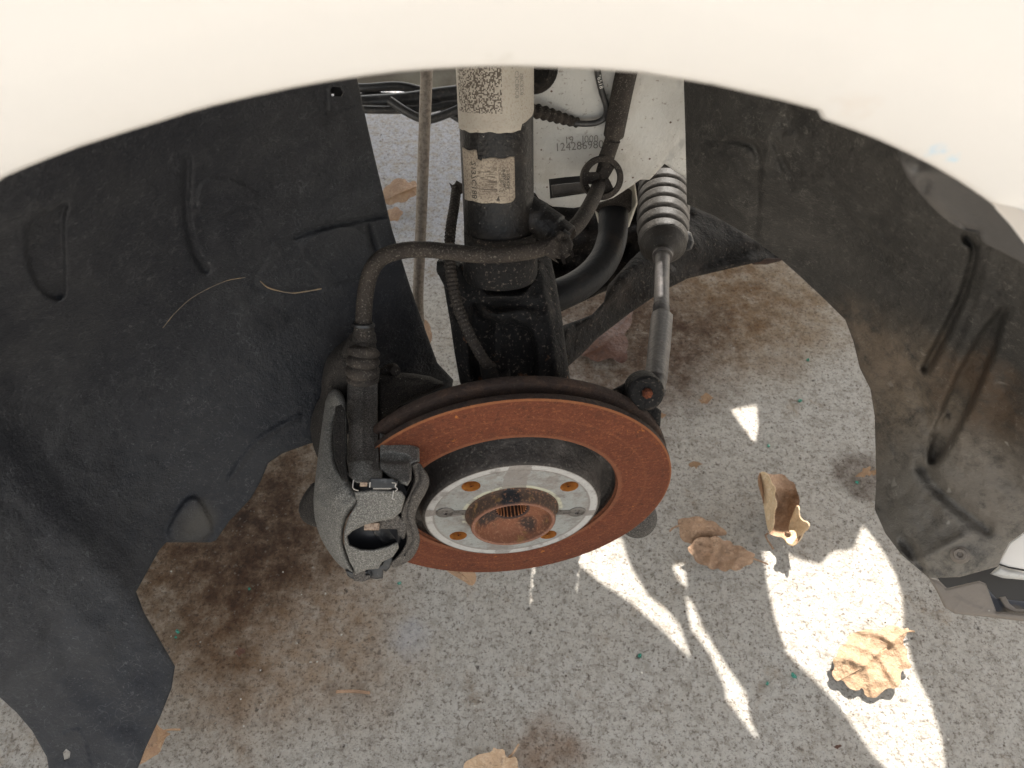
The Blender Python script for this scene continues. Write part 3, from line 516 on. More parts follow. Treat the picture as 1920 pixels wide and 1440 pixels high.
tx = flat_text('124286980', .0092, 1086, 274, on_panel(1086, 274)-.003, -4, m_printg, None); part(tx)
part(lathe('rubber_plug', [(0, .005), (.005, .005), (.008, .003), (.0095, 0), (.0095, -.006)], m_rub, mw=frame_at(P(1020, 128, .594), -ray(1020, 128)), seg=32))
part(lathe('dark_bush', [(0, .01), (.012, .01), (.018, .004), (.019, -.01)], m_sub, mw=frame_at(P(1000, 128, .58), -ray(1000, 128)), seg=32))
part(relief('bulkhead_edge', [(620, 40), (620, 168), (680, 163), (760, 160), (800, 166), (870, 165), (900, 165), (900, 40)], [(620, 60, 1.12), (900, 60, 1.12), (760, 165, 1.10)], m_shellp, res=12, thick=.004, rim=(4, .003), feats=[('line', [(640, 120), (900, 130)], 8, .006)]), 'beige painted bulkhead edge behind the cables')
part(relief('subframe', [(996, 360), (1060, 372), (1120, 355), (1180, 320), (1300, 320), (1320, 420), (1250, 470), (1200, 520), (1130, 548), (1040, 590), (990, 500)], [(1000, 380, .93), (1300, 360, .95), (1180, 520, .92), (1040, 590, .90), (1100, 450, .94)], m_sub, res=10, thick=.01, rim=(10, .01), wob=.03, feats=[('line', [(1010, 440), (1120, 450), (1300, 400)], 14, -.02), ('line', [(1010, 500), (1120, 500), (1200, 440)], 10, .02)]), 'dark grimy subframe behind the strut')
arm = part(relief('control_arm', [(1062, 690), (1050, 645), (1056, 610), (1085, 600), (1110, 590), (1132, 566), (1140, 535), (1180, 490), (1240, 430), (1288, 382), (1345, 405), (1400, 440), (1472, 482), (1455, 492), (1418, 492), (1290, 522), (1240, 547), (1180, 588), (1120, 634), (1090, 665)],
    [(1060, 680, .80), (1060, 610, .80), (1140, 540, .83), (1290, 400, .92), (1460, 484, .93), (1290, 520, .885), (1180, 585, .85), (1180, 520, .83), (1300, 460, .88)], m_sub, res=7, thick=.012, rim=(9, .008), wob=.01, feats=[('line', [(1060, 630), (1120, 575), (1200, 500), (1290, 440)], 20, -.012), ('line', [(1300, 500), (1400, 470), (1450, 470)], 12, .01)]), 'dark lower control arm running back to the subframe')
part(relief('arm_bush', [(1405, 489), (1440, 484), (1474, 484), (1462, 490), (1436, 496), (1412, 496)], [(1405, 490, .925), (1474, 484, .925), (1440, 496, .925)], m_rustd, res=4, thick=.01, rim=(3, .004)))
# ---- anti-roll bar and its clamp
part(tube('anti_roll_bar', [(1152, 372, .80), (1150, 410, .79), (1147, 450, .785), (1130, 492, .772), (1095, 528, .758), (1045, 553, .745), (960, 575, .735)], .0152, m_bar, n=14, seg=28))
cl = part(relief('bar_clamp', [(1118, 345), (1150, 330), (1190, 338), (1196, 380), (1180, 425), (1172, 430), (1165, 400), (1170, 360), (1150, 352), (1132, 365), (1136, 428), (1124, 428), (1114, 390)], [(1120, 350, .815), (1190, 350, .815), (1170, 425, .80), (1125, 425, .80)], m_shellp, res=5, thick=.02, rim=(5, .005), wob=.004), 'dusty beige clamp around the anti-roll bar')
part(tube('bar_bush', [(1151, 362, .79), (1150, 392, .787)], .0185, m_rub, n=6, seg=28))

# ---- link rod
part(tube('link_rod', [(803, 30, .60), (800, 130, .615), (792, 350, .66), (787, 480, .69), (784, 560, .71), (788, 640, .73)], .0049, m_rod, n=10, seg=24), 'dull tan steel rod left of the strut')
# ---- loom behind the arch
for nm, c, r_ in [('cable', [(620, 160, 1.05), (680, 165, 1.03), (750, 162, 1.02), (810, 174, 1.02), (880, 168, 1.02)], .0062), ('cable', [(630, 196, 1.0), (690, 192, 1.0), (760, 187, .99), (820, 178, .99), (890, 170, .99)], .0095), ('cable', [(640, 204, .98), (720, 206, .98), (800, 204, .98), (850, 196, .98), (890, 205, .98)], .005),
                  ('cable', [(730, 188, .97), (760, 208, .97), (790, 222, .97), (815, 222, .97), (880, 196, .97)], .0055), ('cable', [(790, 190, .99), (820, 196, .99), (850, 216, .99), (890, 240, .99)], .005), ('cable', [(650, 184, 1.03), (720, 180, 1.03), (800, 188, 1.03), (880, 186, 1.03)], .005)]:
    part(tube(nm, c, r_, m_cable, n=8, seg=14))

# ---- strut
st_c = [(928, 20, Ty(928, 20, .215)), (928, 130, Ty(928, 130, .195)), (930, 250, Ty(930, 250, .175)), (933, 370, Ty(933, 370, .158)), (936, 440, Ty(936, 440, .148)), (938, 510, Ty(938, 510, .137))]
sp3 = np.linspace(P(928, 130, Ty(928, 130, .195))*1.0-(P(936, 440, Ty(936, 440, .148))-P(928, 130, Ty(928, 130, .195)))*.45, P(936, 440, Ty(936, 440, .148))+(P(936, 440, Ty(936, 440, .148))-P(928, 130, Ty(928, 130, .195)))*.25, 41); SR = .0262
strut = part(sweep('strut', sp3, np.r_[np.full(len(sp3)-1, SR), SR], m_blk, None, seg=64), 'black suspension strut with two worn stickers')
ax0 = P(928, 130, Ty(928, 130, .195)); ax1 = P(936, 440, Ty(936, 440, .148)); AX = ax1-ax0; AL = np.linalg.norm(AX); AX /= AL
FR = CAM-(ax0+ax1)/2; FR -= AX*(FR@AX); FR /= np.linalg.norm(FR); SD = np.cross(FR, AX)
if SD[0] < 0: SD = -SD
def on_strut(u, v, r): a = u/SR; return ax0+AX*v+r*(math.cos(a)*FR+math.sin(a)*SD)   # u metres round the tube to the right, v metres down it
def ysurf(px, py):                              # v of a photo row on the front of the strut
    best = min(((np.linalg.norm(np.cross(on_strut(0, v, SR)-CAM, [0, 0, 0])), v) for v in [0]), default=None)
    vs_ = np.linspace(-.1, AL+.1, 800); pts = ax0+AX*vs_[:, None]+SR*FR; d = pts-CAM; py_ = 720-FPX*(d@UP)/(d@FW); return float(np.interp(py, py_, vs_))
def wrap_label(name, u0, u1, v0, v1, mat, parent, edge=None, r=SR+.0004):
    nu, nv = 60, 24; v, f, uv = [], [], []
    for j in range(nv+1):
        for i in range(nu+1):
            u = u0+(u1-u0)*i/nu; q0, q1 = (v0, v1) if edge is None else edge(u); vv = q0+(q1-q0)*j/nv
            v.append(on_strut(u, vv, r)); uv.append((u-u0, vv-v0))
    for j in range(nv):
        for i in range(nu): a = j*(nu+1)+i; f.append((a, a+1, a+nu+2, a+nu+1))
    me = mesh(name, v, f); l = me.uv_layers.new(name='uv')
    for lp_ in me.loops: l.data[lp_.index].uv = uv[lp_.vertex_index]
    o = link(name, me, mat); s_ = o.modifiers.new('paper', 'SOLIDIFY'); s_.thickness = .00015; s_.offset = 0; return sub(o, parent)
va, vb = ysurf(928, 60), ysurf(928, 249)
def e1(u):
    j = .0004*math.sin(u*260)+.0003*math.sin(u*610+1); b = vb+j
    if u > .0185: b = vb-.004-(u-.0185)*.35+.5*j
    return va, b
wrap_label('strut_label', -.0405, .0405, va, vb, m_lab, strut, e1)['label'] = 'cream label printed with a block code, wrapped round the upper strut'
for i_, (u_, txt) in enumerate([(.0150, 'C3C80C8'), (.0190, 'S8C8Z8')]):
    v_, f_ = textverts(txt, .0042); P3 = [on_strut(u_-y, vb-.030+x, SR+.0006) for x, y, _ in v_]; sub(link('label_print', mesh('label_print', P3, f_, False), m_printg), strut)
vc, vd = ysurf(928, 296), ysurf(928, 381)
def e2(u):
    a = vc+.0005*math.sin(u*500)+(-.0045 if u < -.0145 else 0)+(.0015 if -.0145 < u < -.011 else 0); b = vd+.0003*math.sin(u*400)-.0022*max(0, (u-.009)/.003)**2*(u > .009)
    return a, b
wrap_label('strut_label', -.030, .0122, vc, vd, m_lab2, strut, e2)['label'] = 'smaller brown worn label with a torn top edge, on the lower strut'
for i_, (u_, dv_, s_, txt) in enumerate([(-.0175, .018, .0062, '2137C188'), (.0010+.0035, .017, .0030, '8 3R6 2041'), (.0010+.0066, .018, .0030, '1K9A 37')]):
    v_, f_ = textverts(txt, s_); P3 = [on_strut(u_-y, vc+dv_+x-.002, SR+.0007) for x, y, _ in v_]; sub(link('label_print', mesh('label_print', P3, f_, False), m_print), strut)
sub(link('label_arrow', mesh('label_arrow', [on_strut(u, v, SR+.0008) for u, v in [(-.0015, vd-.002), (.0012, vd-.0018), (.0002, vd-.0052)]], [(0, 1, 2)], False), m_print), strut)
# pipe bracket arm welded on the strut, lower collar and spring seat
br = sub(tube('hose_bracket_arm', [(975, 392, .575), (1010, 412, .572), (1040, 432, .57), (1062, 448, .568)], [.0135]*11+[.0125]*10+[.0110]*9+[.0108], m_blk, None, n=10, seg=32), strut)
sub(tube('bracket_hole', [(1052, 441, .5595), (1063, 449, .559)], .0052, m_void, None, n=4, seg=24), strut)
sub(sweep('strut_collar', path3([(937, 430, Ty(937, 430, .149)), (938, 520, Ty(938, 520, .135))], 10), [SR+.0008]*5+[SR+.0025]*5+[SR+.001], m_knu, None, seg=64), strut)
# ---- steering knuckle clamp carrying the strut
kn = part(relief('steering_knuckle', [(823, 500), (830, 488), (845, 484), (880, 482), (1000, 474), (1022, 472), (1032, 480), (1042, 525), (1053, 590), (1062, 660), (1070, 720), (1060, 760), (880, 760), (862, 716), (852, 660), (845, 610), (838, 570), (832, 535), (822, 515)],
    [(830, 490, .61), (1020, 480, .61), (865, 715, .605), (1065, 715, .605), (935, 560, .585), (935, 690, .59)], m_knu, res=6, thick=.03, rim=(9, .008), wob=.006, feats=[
    ('plate', [(893, 500), (905, 535), (915, 552), (975, 552), (1000, 530), (1006, 495)], 5, .012), ('line', [(893, 520), (908, 545), (920, 556), (972, 556), (990, 540), (1010, 500)], 4, -.006), ('blob', (945, 572, 40, 12, 0), .016), ('line', [(900, 572), (925, 588), (985, 584), (1002, 600)], 6, -.006),
    ('plate', [(885, 560), (905, 600), (1000, 606), (1005, 700), (1000, 730), (890, 730), (880, 640)], 8, .022), ('line', [(862, 500), (872, 600), (885, 700)], 10, -.006), ('line', [(1012, 490), (1030, 600), (1045, 700)], 10, -.006), ('blob', (845, 500, 14, 14, 0), -.006), ('line', [(935, 610), (930, 700)], 14, -.008)]), 'grimy black steering knuckle holding the strut foot')
sub(tube('pinch_bolt', [(822, 500, .592), (852, 502, .590)], .0062, m_knu, None, n=6, seg=6), kn)
part(ribbed('sensor_cable', [(856, 352, .60), (852, 385, .59), (845, 430, .578), (843, 475, .572), (848, 530, .568), (862, 585, .568), (884, 635, .570), (908, 676, .574), (922, 690, .58)], [.0040, .0044, .0044], .13, .0031, m_rub, seg=18, per=6), 'corrugated black sensor cable down the left of the strut')
part(relief('cable_clip', [(842, 342), (850, 348), (856, 338), (868, 345), (868, 362), (858, 368), (848, 358)], [(842, 342, .60), (868, 345, .595), (858, 368, .595)], m_rub, res=3, thick=.006, rim=(3, .002)))
part(relief('sensor_plug', [(898, 680), (912, 674), (925, 686), (940, 700), (955, 690), (958, 705), (940, 718), (905, 716)], [(898, 690, .575), (955, 700, .572), (925, 716, .572)], m_sub, res=4, thick=.012, rim=(4, .004)))
# ---- brake hose, its clamp, ring and sleeve
part(tube('brake_hose', [(681, 632, .552), (682, 590, .548), (686, 545, .544), (697, 506, .541), (718, 482, .540), (755, 470, .540), (800, 468, .540), (850, 473, .540), (900, 478, .541), (950, 477, .543), (1000, 470, .546), (1035, 460, .55), (1060, 450, .556)], .0058, m_rub, n=14, seg=24), 'dusty rubber brake hose curving from the caliper across the strut')
hc = part(relief('hose_clamp', [(1018, 462), (1030, 448), (1050, 432), (1066, 440), (1075, 458), (1070, 478), (1058, 486), (1040, 484), (1048, 494), (1034, 486), (1022, 478)], [(1020, 465, .541), (1070, 445, .545), (1060, 485, .545)], m_rub, res=4, thick=.010, rim=(6, .005), feats=[('line', [(1040, 440), (1052, 460), (1050, 482)], 3, .003), ('blob', (1056, 447, 7, 6, 30), .006)]), 'dusty clamp holding the brake hose')
for q in ([(1050, 480), (1056, 497), (1061, 494), (1058, 478)], [(1066, 472), (1073, 484), (1077, 480), (1074, 468)]): sub(relief('clamp_tab', q, [(q[0][0], q[0][1], .545), (q[2][0], q[2][1], .54), (q[1][0]-3, q[1][1], .54)], m_rub, res=3, thick=.003), hc)
part(tube('brake_hose', [(1066, 436, .572), (1085, 418, .585), (1102, 392, .605), (1115, 366, .63), (1124, 344, .65), (1132, 318, .648), (1142, 285, .64), (1150, 262, .633)], .0060, m_rub, n=12, seg=24), 'upper brake hose passing through the ring grommet')
part(ribbed('hose_sleeve', [(1134, 300, .648), (1142, 280, .64), (1150, 255, .632)], [.0063, .0063], .04, .0015, m_rub, seg=24))
part(tube('hose_sleeve', [(1151, 252, .632), (1157, 220, .62), (1168, 165, .60), (1178, 120, .585), (1190, 60, .565)], .0094, m_rub, n=10, seg=28, sx=.9), 'thick rubber sleeve rising to the right of the strut')
gz = frame_at(P(1128, 334, .645), np.array([.10, -.80, .58]))
gm = part(lathe('ring_grommet', [(.0130, .0055), (.0175, .005), (.0182, 0), (.0175, -.006), (.0160, -.008), (.0142, -.004), (.0130, .001), (.0130, .0055)], m_rub, seg=64, mw=gz), 'round rubber ring grommet on the brake hose')
for a_ in (60, 180, 300): 
    a = R(a_); m2 = gz @ Matrix.Rotation(a, 4, 'Z') @ Matrix.Translation((.009, 0, 0)); o = boxm('grommet_web', (.013, .010, .003), m_rub, None, m2, .001); part(o)
part(tube('thin_cable', [(1116, 60, .575), (1120, 130, .594), (1128, 170, .607), (1137, 200, .617), (1134, 220, .625), (1118, 230, .628), (1095, 232, .628), (1070, 230, .628)], .0025, m_cable, n=12, seg=18), 'thin grey cable with white digits')
cz = path3([(1118, 125, .70), (1128, 170, .70)], 2)
tt = flat_text('176518', .0044, 1124, 150, .5965, 76, m_printw, None); part(tt)
part(ribbed('cable_boot', [(1082, 230, .63), (1050, 221, .622), (1020, 212, .615), (990, 205, .61)], [.0042, .0051, .0059, .0063], .22, .0062, m_rub, seg=20, per=12), 'corrugated cable boot right of the strut')
# ---- steering: gaiter, track rod, sleeve, ball joint eye
gp = path3([(1246, 282, .822), (1246, 300, .810), (1245, 340, .785), (1244, 380, .762), (1243, 420, .738), (1243, 445, .724), (1243, 480, .703)], 20); gp, gs = dense(gp, .0006)
u_ = np.linspace(0, 1, len(gs)); ph = np.clip(u_/.90, 0, 1)*10; fp = (ph+.78) % 1; wv = np.where(fp < .18, sstep(fp/.18), np.where(fp < .60, 1-.12*(fp-.18)/.42, .88*(1-sstep((fp-.60)/.40)))); wv[u_ > .895] = .9
env = np.interp(u_, [0, .12, .3, .55, .75, .90, .945, .975, 1], [.0200, .0225, .0256, .0260, .0250, .0225, .0165, .0100, .0088]); rr = env*np.where(u_ < .895, .68+.32*wv, .97)
part(sweep('steering_gaiter', gp, rr, m_rubg, None, seg=48), 'ribbed rubber steering gaiter')
part(sweep('gaiter_clip', path3([(1243, 474, .707), (1242, 482, .702)], 4), .0092, m_tie, None, seg=32))
tr = part(tube('track_rod', [(1243, 468, .708), (1241, 520, .682), (1240, 600, .645)], .0066, m_tie, n=10, seg=28), 'grey steel track rod with a threaded end')
sub(ribbed('thread', [(1240, 575, .657), (1239, 602, .644)], [.0072, .0072], .14, .0014, m_tie, seg=24, per=8), tr)
sub(tube('rod_sleeve', [(1241, 594, .648), (1235, 660, .618), (1229, 715, .592), (1228, 735, .585)], [.0095]*11+[.0092]*10+[.0085]*10, m_tie, None, n=10, seg=8), tr)
sub(relief('gaiter_tie', [(1284, 430), (1296, 436), (1302, 455), (1296, 468), (1282, 472), (1276, 455)], [(1284, 432, .72), (1300, 450, .72), (1282, 470, .715)], m_blk, res=3, thick=.008, rim=(4, .004)), tr)
# ------------------------------------------------------------------ brake disc in its own frame (z = outward axis)
PSI = R(6.24); MD = frame_at(np.array([0, 0, .30]), [math.sin(PSI), -math.cos(PSI), 0], [math.cos(PSI), math.sin(PSI), 0]); SPIN = R(-10.3)
disc = lathe('brake_disc', [(.0870, -.0135), (.0872, -.0118), (.0882, -.0113), (.100, -.0115), (.1285, -.0115), (.1296, -.0119), (.1306, -.0128), (.1308, -.0165), (.1300, -.0180), (.0860, -.0182), (.0860, -.0150), (.0870, -.0135)], m_rust, seg=220, mw=MD)
part(disc, 'rusty orange ventilated brake disc'); disc.data.materials.append(m_rustd)
for p_ in disc.data.polygons:
    r_ = math.hypot(p_.center.x, p_.center.y)
    if r_ > .1302 or p_.center.z < -.0165: p_.material_index = 1
sub(lathe('rear_plate', [(.086, -.0262), (.1285, -.0262), (.1302, -.0268), (.1308, -.0280), (.1308, -.0322), (.1300, -.0335), (.0800, -.0335), (.0800, -.0265), (.086, -.0262)], m_rustd, seg=200), disc)
vv_, vf_ = [], []
for k in range(36):
    a = 2*math.pi*k/36
    for (r_, da, z_) in [(.088, -.012, -.0180), (.088, .012, -.0180), (.1265, .008, -.0180), (.1265, -.008, -.0180), (.088, -.012, -.0265), (.088, .012, -.0265), (.1265, .008, -.0265), (.1265, -.008, -.0265)]: vv_.append((min(r_, .119)*math.cos(a+da), min(r_, .119)*math.sin(a+da), z_))
    b = k*8; vf_ += [(b, b+1, b+5, b+4), (b+1, b+2, b+6, b+5), (b+2, b+3, b+7, b+6), (b+3, b, b+4, b+7)]
tag(sub(link('cooling_vanes', mesh('cooling_vanes', vv_, vf_, False), m_rustd), disc), kind='stuff')
hat = sub(lathe('disc_hat', [(.0688, .0001), (.0700, -.0003), (.0712, -.0016), (.0722, -.006), (.0735, -.012), (.0752, -.0185), (.0775, -.0225), (.0810, -.0235), (.0845, -.0220), (.0866, -.0180), (.0871, -.0135)], m_hatside, seg=180), disc)
LR_ = .054; LUG = [(LR_*math.cos(R(a)+SPIN), LR_*math.sin(R(a)+SPIN)) for a in (135, 45, -45, -135)]
SCR = [(.0535*math.cos(R(a)+SPIN), .0535*math.sin(R(a)+SPIN)) for a in (180-1, 0+1)]
circ = lambda cx, cy, r, n: np.array([(cx+r*math.cos(2*math.pi*i/n), cy+r*math.sin(2*math.pi*i/n)) for i in range(n)])
fg = [circ(0, 0, .0689, 180)]+[circ(x, y, .0072, 36) for x, y in LUG]+[circ(0, 0, .0362, 90)]
ex = [circ(0, 0, r, int(2*math.pi*r/.003)) for r in (.042, .0475, .0515, .0565, .0605, .0622, .0632, .066)]
ex = [q[np.min([np.hypot(q[:, 0]-x, q[:, 1]-y) for x, y in LUG], axis=0) > .0090] for q in ex]; ex += [circ(x, y, .0084, 36) for x, y in LUG]
A = np.vstack(fg+ex); ed, k = [], 0
for q in fg: ed += [(k+i, k+(i+1) % len(q)) for i in range(len(q))]; k += len(q)
rr_ = delaunay_2d_cdt([Vector(map(float, p)) for p in A], ed, [], 1, 1e-6, False); B = np.array([[p.x, p.y] for p in rr_[0]]); F = [f for f in rr_[2] if len(f) == 3]
F = [f for f in F if np.hypot(*B[f].mean(0)) > .0360 and min(np.hypot(B[f].mean(0)[0]-x, B[f].mean(0)[1]-y) for x, y in LUG) > .0071]
rd_ = np.hypot(B[:, 0], B[:, 1]); zz = np.where(rd_ > .0625, 0.0001, -.0004); dl = np.min([np.hypot(B[:, 0]-x, B[:, 1]-y) for x, y in LUG], axis=0); zz = zz-np.where(dl < .0075, .0005, 0)
face = sub(link('mounting_face', mesh('mounting_face', np.hstack([B, zz[:, None]]), F), m_hub), disc)
for x, y in LUG: sub(lathe('bolt_hole', [(.0073, -.0008), (.0071, -.002), (.0070, -.009), (.0064, -.0095), (.0064, -.012), (0, -.013)], m_hole, seg=32, mw=Matrix.Translation((x, y, 0))), disc)
for i_, (x, y) in enumerate(SCR):
    me_ = lathe('disc_screw', [(0, -.0006), (.0016, -.0006), (.0020, .0008), (.0060, .0009), (.0070, .0003), (.0074, -.0006)], m_screw, seg=36, mw=Matrix.Translation((x, y, 0)), mod=lambda j, a: (.0004*math.cos(6*a) if j in (1, 2) else 0)); sub(me_, disc)
    L_ = math.hypot(x, y); an = math.atan2(y, x); o = boxm('drive_slot', (.010, .0062, .0006), m_screw, None, Matrix.Rotation(an, 4, 'Z') @ Matrix.Translation((.0425, 0, -.0002)), .0002); sub(o, disc)
hub = sub(lathe('wheel_hub', [(.0376, -.0006), (.0366, .0004), (.0352, .0002), (.0345, .0012), (.0342, .0060), (.0336, .0098), (.0328, .0110), (.0315, .0114), (.0304, .0106), (.0299, .0085), (.0288, .0040), (.0262, .0000), (.0220, -.0020), (.0160, -.0028), (.0144, -.0030)], m_spig, seg=128), disc)
sub(lathe('hub_spline', [(.0145, -.0029), (.0133, -.0036), (.0131, -.0048), (.0131, -.035)], m_splin, seg=24*8, mod=lambda j, a: (-.0018*(1 if math.cos(24*a) > .1 else 0) if j >= 1 else 0)), disc)
# knuckle parts round the disc
ear = part(lathe('track_rod_end', [(0, .006), (.0035, .0066), (.0045, .0052), (.0112, .0052), (.0132, .0035), (.0138, 0), (.0138, -.012), (.012, -.016), (0, -.018)], m_knu, seg=48, mw=frame_at(P(1210, 735, .568), np.array([.05, -.80, .6]))), 'black track rod end with a rusty stud')
ear_s = part(lathe('ball_stud', [(0, .010), (.0026, .0098), (.0040, .0080), (.0042, .004)], m_rust, seg=7, mw=frame_at(P(1210, 733, .568), np.array([.05, -.80, .6])))); ear_s.data.polygons.foreach_set('use_smooth', [False]*len(ear_s.data.polygons))
part(relief('steering_arm', [(1120, 745), (1165, 722), (1180, 712), (1205, 745), (1240, 770), (1238, 800), (1200, 790), (1140, 770)], [(1120, 745, .585), (1200, 740, .578), (1200, 790, .59)], m_knu, res=6, thick=.02, rim=(6, .004)))
bj = part(lathe('ball_joint', [(0, .012), (.010, .0105), (.0165, .006), (.019, 0), (.018, -.014)], m_calm, seg=40, mw=frame_at(P(1196, 972, .73), [.1, -.6, .75])), 'grey ball joint peeping out below the disc')

# ------------------------------------------------------------------ brake caliper (parts of the car, pieces as sub-parts)
cal = part(relief('brake_caliper', [(612, 742), (628, 726), (642, 735), (650, 760), (652, 840), (650, 880), (660, 912), (680, 930), (672, 945), (652, 965), (643, 995), (643, 1020), (652, 1045), (668, 1078), (655, 1074), (632, 1057), (606, 1020), (592, 985), (587, 945), (590, 905), (598, 840), (606, 780)],
    [(620, 740, .582), (645, 780, .565), (640, 880, .535), (600, 900, .555), (620, 930, .535), (670, 935, .520), (592, 960, .565), (645, 1000, .533), (605, 1015, .570), (655, 1068, .560), (610, 820, .570)], m_cal, res=4, thick=.035, rim=(15, .016), rd=1, wob=.003, feats=[
    ('plate', [(626, 775), (646, 772), (650, 850), (655, 905), (632, 880), (624, 850)], 5, .012), ('blob', (606, 925, 9, 20, -10), .006), ('line', [(612, 800), (604, 850), (596, 900)], 4, -.003)]), 'dusty cast iron brake caliper gripping the left edge of the disc')
sub(relief('piston_housing', [(650, 636), (662, 620), (676, 610), (694, 618), (704, 640), (712, 690), (700, 712), (660, 720), (650, 745), (640, 820), (628, 870), (606, 880), (596, 860), (586, 835), (580, 795), (592, 758), (602, 742), (603, 705), (612, 672), (628, 652)],
    [(670, 620, .575), (700, 690, .578), (640, 680, .578), (606, 720, .600), (584, 800, .625), (620, 870, .600), (640, 780, .590)], m_cald, res=5, thick=.04, rim=(20, .02), rd=1, wob=.004, feats=[('blob', (632, 722, 16, 18, 0), .012), ('plate', [(628, 770), (646, 768), (646, 862), (630, 866)], 4, .008), ('line', [(600, 760), (590, 800), (600, 860)], 5, .003)]), cal)
sub(relief('caliper_bridge', [(651, 722), (656, 708), (676, 700), (700, 702), (709, 712), (708, 780), (711, 872), (717, 886), (716, 900), (694, 907), (668, 903), (654, 884), (650, 862), (654, 800), (649, 772)],
    [(655, 710, .585), (678, 704, .575), (706, 712, .580), (652, 800, .562), (678, 800, .549), (708, 800, .556), (655, 880, .535), (680, 890, .522), (715, 890, .523)], m_calm, res=4, thick=.035, rim=(4, .003), wob=.003, feats=[('blob', (695, 820, 7, 9, 0), -.002), ('plate', [(681, 712), (708, 712), (709, 868), (682, 868)], 2.5, .0035)]), cal)
sub(relief('bridge_step', [(712, 812), (736, 818), (772, 832), (786, 840), (787, 866), (772, 870), (771, 900), (764, 911), (748, 905), (728, 893), (712, 880)], [(715, 820, .545), (785, 845, .540), (765, 905, .510), (715, 880, .525)], m_cal, res=4, thick=.03, rim=(5, .005), wob=.002,
    feats=[('plate', [(714, 850), (765, 853), (770, 868), (712, 868)], 3, .009), ('plate', [(712, 812), (750, 818), (742, 830), (712, 828)], 4, .006), ('line', [(712, 880), (735, 896), (760, 908)], 1.5, .004)]), cal)
sub(relief('caliper_finger', [(664, 922), (700, 918), (752, 920), (760, 932), (752, 960), (738, 972), (712, 977), (684, 984), (660, 996), (650, 1006), (655, 1022), (675, 1030), (700, 1031), (728, 1024), (746, 1016), (748, 1027), (737, 1044), (716, 1054), (710, 1066), (690, 1068), (668, 1076), (655, 1052), (646, 1024), (645, 998), (654, 968), (670, 942)],
    [(668, 925, .517), (755, 930, .512), (650, 1000, .528), (740, 975, .522), (745, 1022, .532), (670, 1070, .553), (710, 1060, .550)], m_cal, res=4, thick=.022, rim=(4, .003), wob=.0015), cal)
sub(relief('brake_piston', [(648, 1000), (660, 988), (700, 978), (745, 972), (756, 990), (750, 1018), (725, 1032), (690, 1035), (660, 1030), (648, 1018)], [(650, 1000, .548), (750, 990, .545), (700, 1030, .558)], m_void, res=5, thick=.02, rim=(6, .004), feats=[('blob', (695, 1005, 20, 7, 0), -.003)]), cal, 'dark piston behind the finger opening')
sub(relief('brake_pad', [(706, 968), (744, 962), (764, 985), (758, 1010), (746, 1004), (744, 992), (708, 992)], [(706, 970, .535), (760, 990, .538), (744, 1005, .54)], m_calm, res=4, thick=.012, rim=(3, .002)), cal)
sub(boxm('pad_tab', (.0105, .0052, .004), m_copper, None, frame_at(P(697, 987, .534), -ray(697, 987))), cal)
sub(relief('pad_spring', [(768, 872), (774, 868), (786, 866), (794, 878), (803, 890), (806, 904), (800, 922), (789, 940), (780, 958), (778, 975), (784, 992), (788, 1010), (785, 1026), (777, 1042), (766, 1053), (752, 1060), (738, 1066), (730, 1056), (744, 1045), (757, 1028), (764, 1010), (757, 988), (751, 966), (756, 944), (768, 925), (775, 905), (777, 888)],
    [(770, 870, .528), (804, 900, .530), (755, 965, .533), (780, 965, .540), (762, 1010, .545), (788, 1010, .552), (735, 1060, .560)], m_calm, res=3.5, thick=.012, rim=(4, .004), rd=1, feats=[('line', [(784, 872), (786, 900), (770, 930), (763, 962), (770, 990), (774, 1010), (758, 1040)], 2, .003)]), cal, 'wavy brown plate between caliper and disc')
sub(relief('pad_backing', [(752, 906), (770, 880), (775, 900), (762, 925), (748, 950), (752, 975), (764, 1000), (762, 1015), (748, 1010), (720, 1020), (700, 1000), (706, 960), (738, 950)], [(770, 885, .540), (745, 960, .545), (762, 1010, .556)], m_clip, res=4, thick=.01, rim=(3, .002)), cal)
sub(relief('bridge_foot', [(653, 866), (682, 862), (711, 866), (717, 886), (716, 900), (694, 908), (668, 905), (655, 893)], [(655, 868, .538), (682, 864, .530), (711, 868, .534), (657, 893, .524), (690, 906, .514), (716, 898, .516)], m_cal, res=3.5, thick=.01, rim=(3, .002), wob=.001), cal)  # lighter iron paints the better-lit lower facet, dust included
sub(relief('casting_slot', [(629, 762), (640, 758), (647, 770), (648, 862), (654, 908), (640, 893), (627, 858), (624, 800)], [(630, 765, .562), (646, 770, .560), (650, 900, .518), (628, 850, .540)], m_cald, res=4, thick=.004, rim=(2, .001)), cal)  # dark plate laid over the recess, painting the shade inside it
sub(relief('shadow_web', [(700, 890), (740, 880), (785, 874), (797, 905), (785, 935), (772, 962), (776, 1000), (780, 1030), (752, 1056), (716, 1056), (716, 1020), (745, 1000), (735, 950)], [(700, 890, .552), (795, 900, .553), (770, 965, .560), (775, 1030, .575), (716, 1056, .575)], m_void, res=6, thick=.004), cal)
sub(relief('carrier_gap', [(640, 880), (660, 890), (700, 900), (755, 905), (764, 925), (755, 935), (700, 930), (668, 928), (650, 905)], [(640, 880, .545), (764, 915, .535), (700, 932, .537)], m_clip, res=5, thick=.01), cal)
cs = sub(relief('retaining_clip', [(693, 899), (697, 896), (736, 897), (742, 901), (746, 899), (746, 905), (742, 916), (700, 916), (693, 912)], [(693, 900, .512), (745, 900, .510), (720, 916, .512)], m_clip, res=3, thick=.004, rim=(2, .001)), cal)
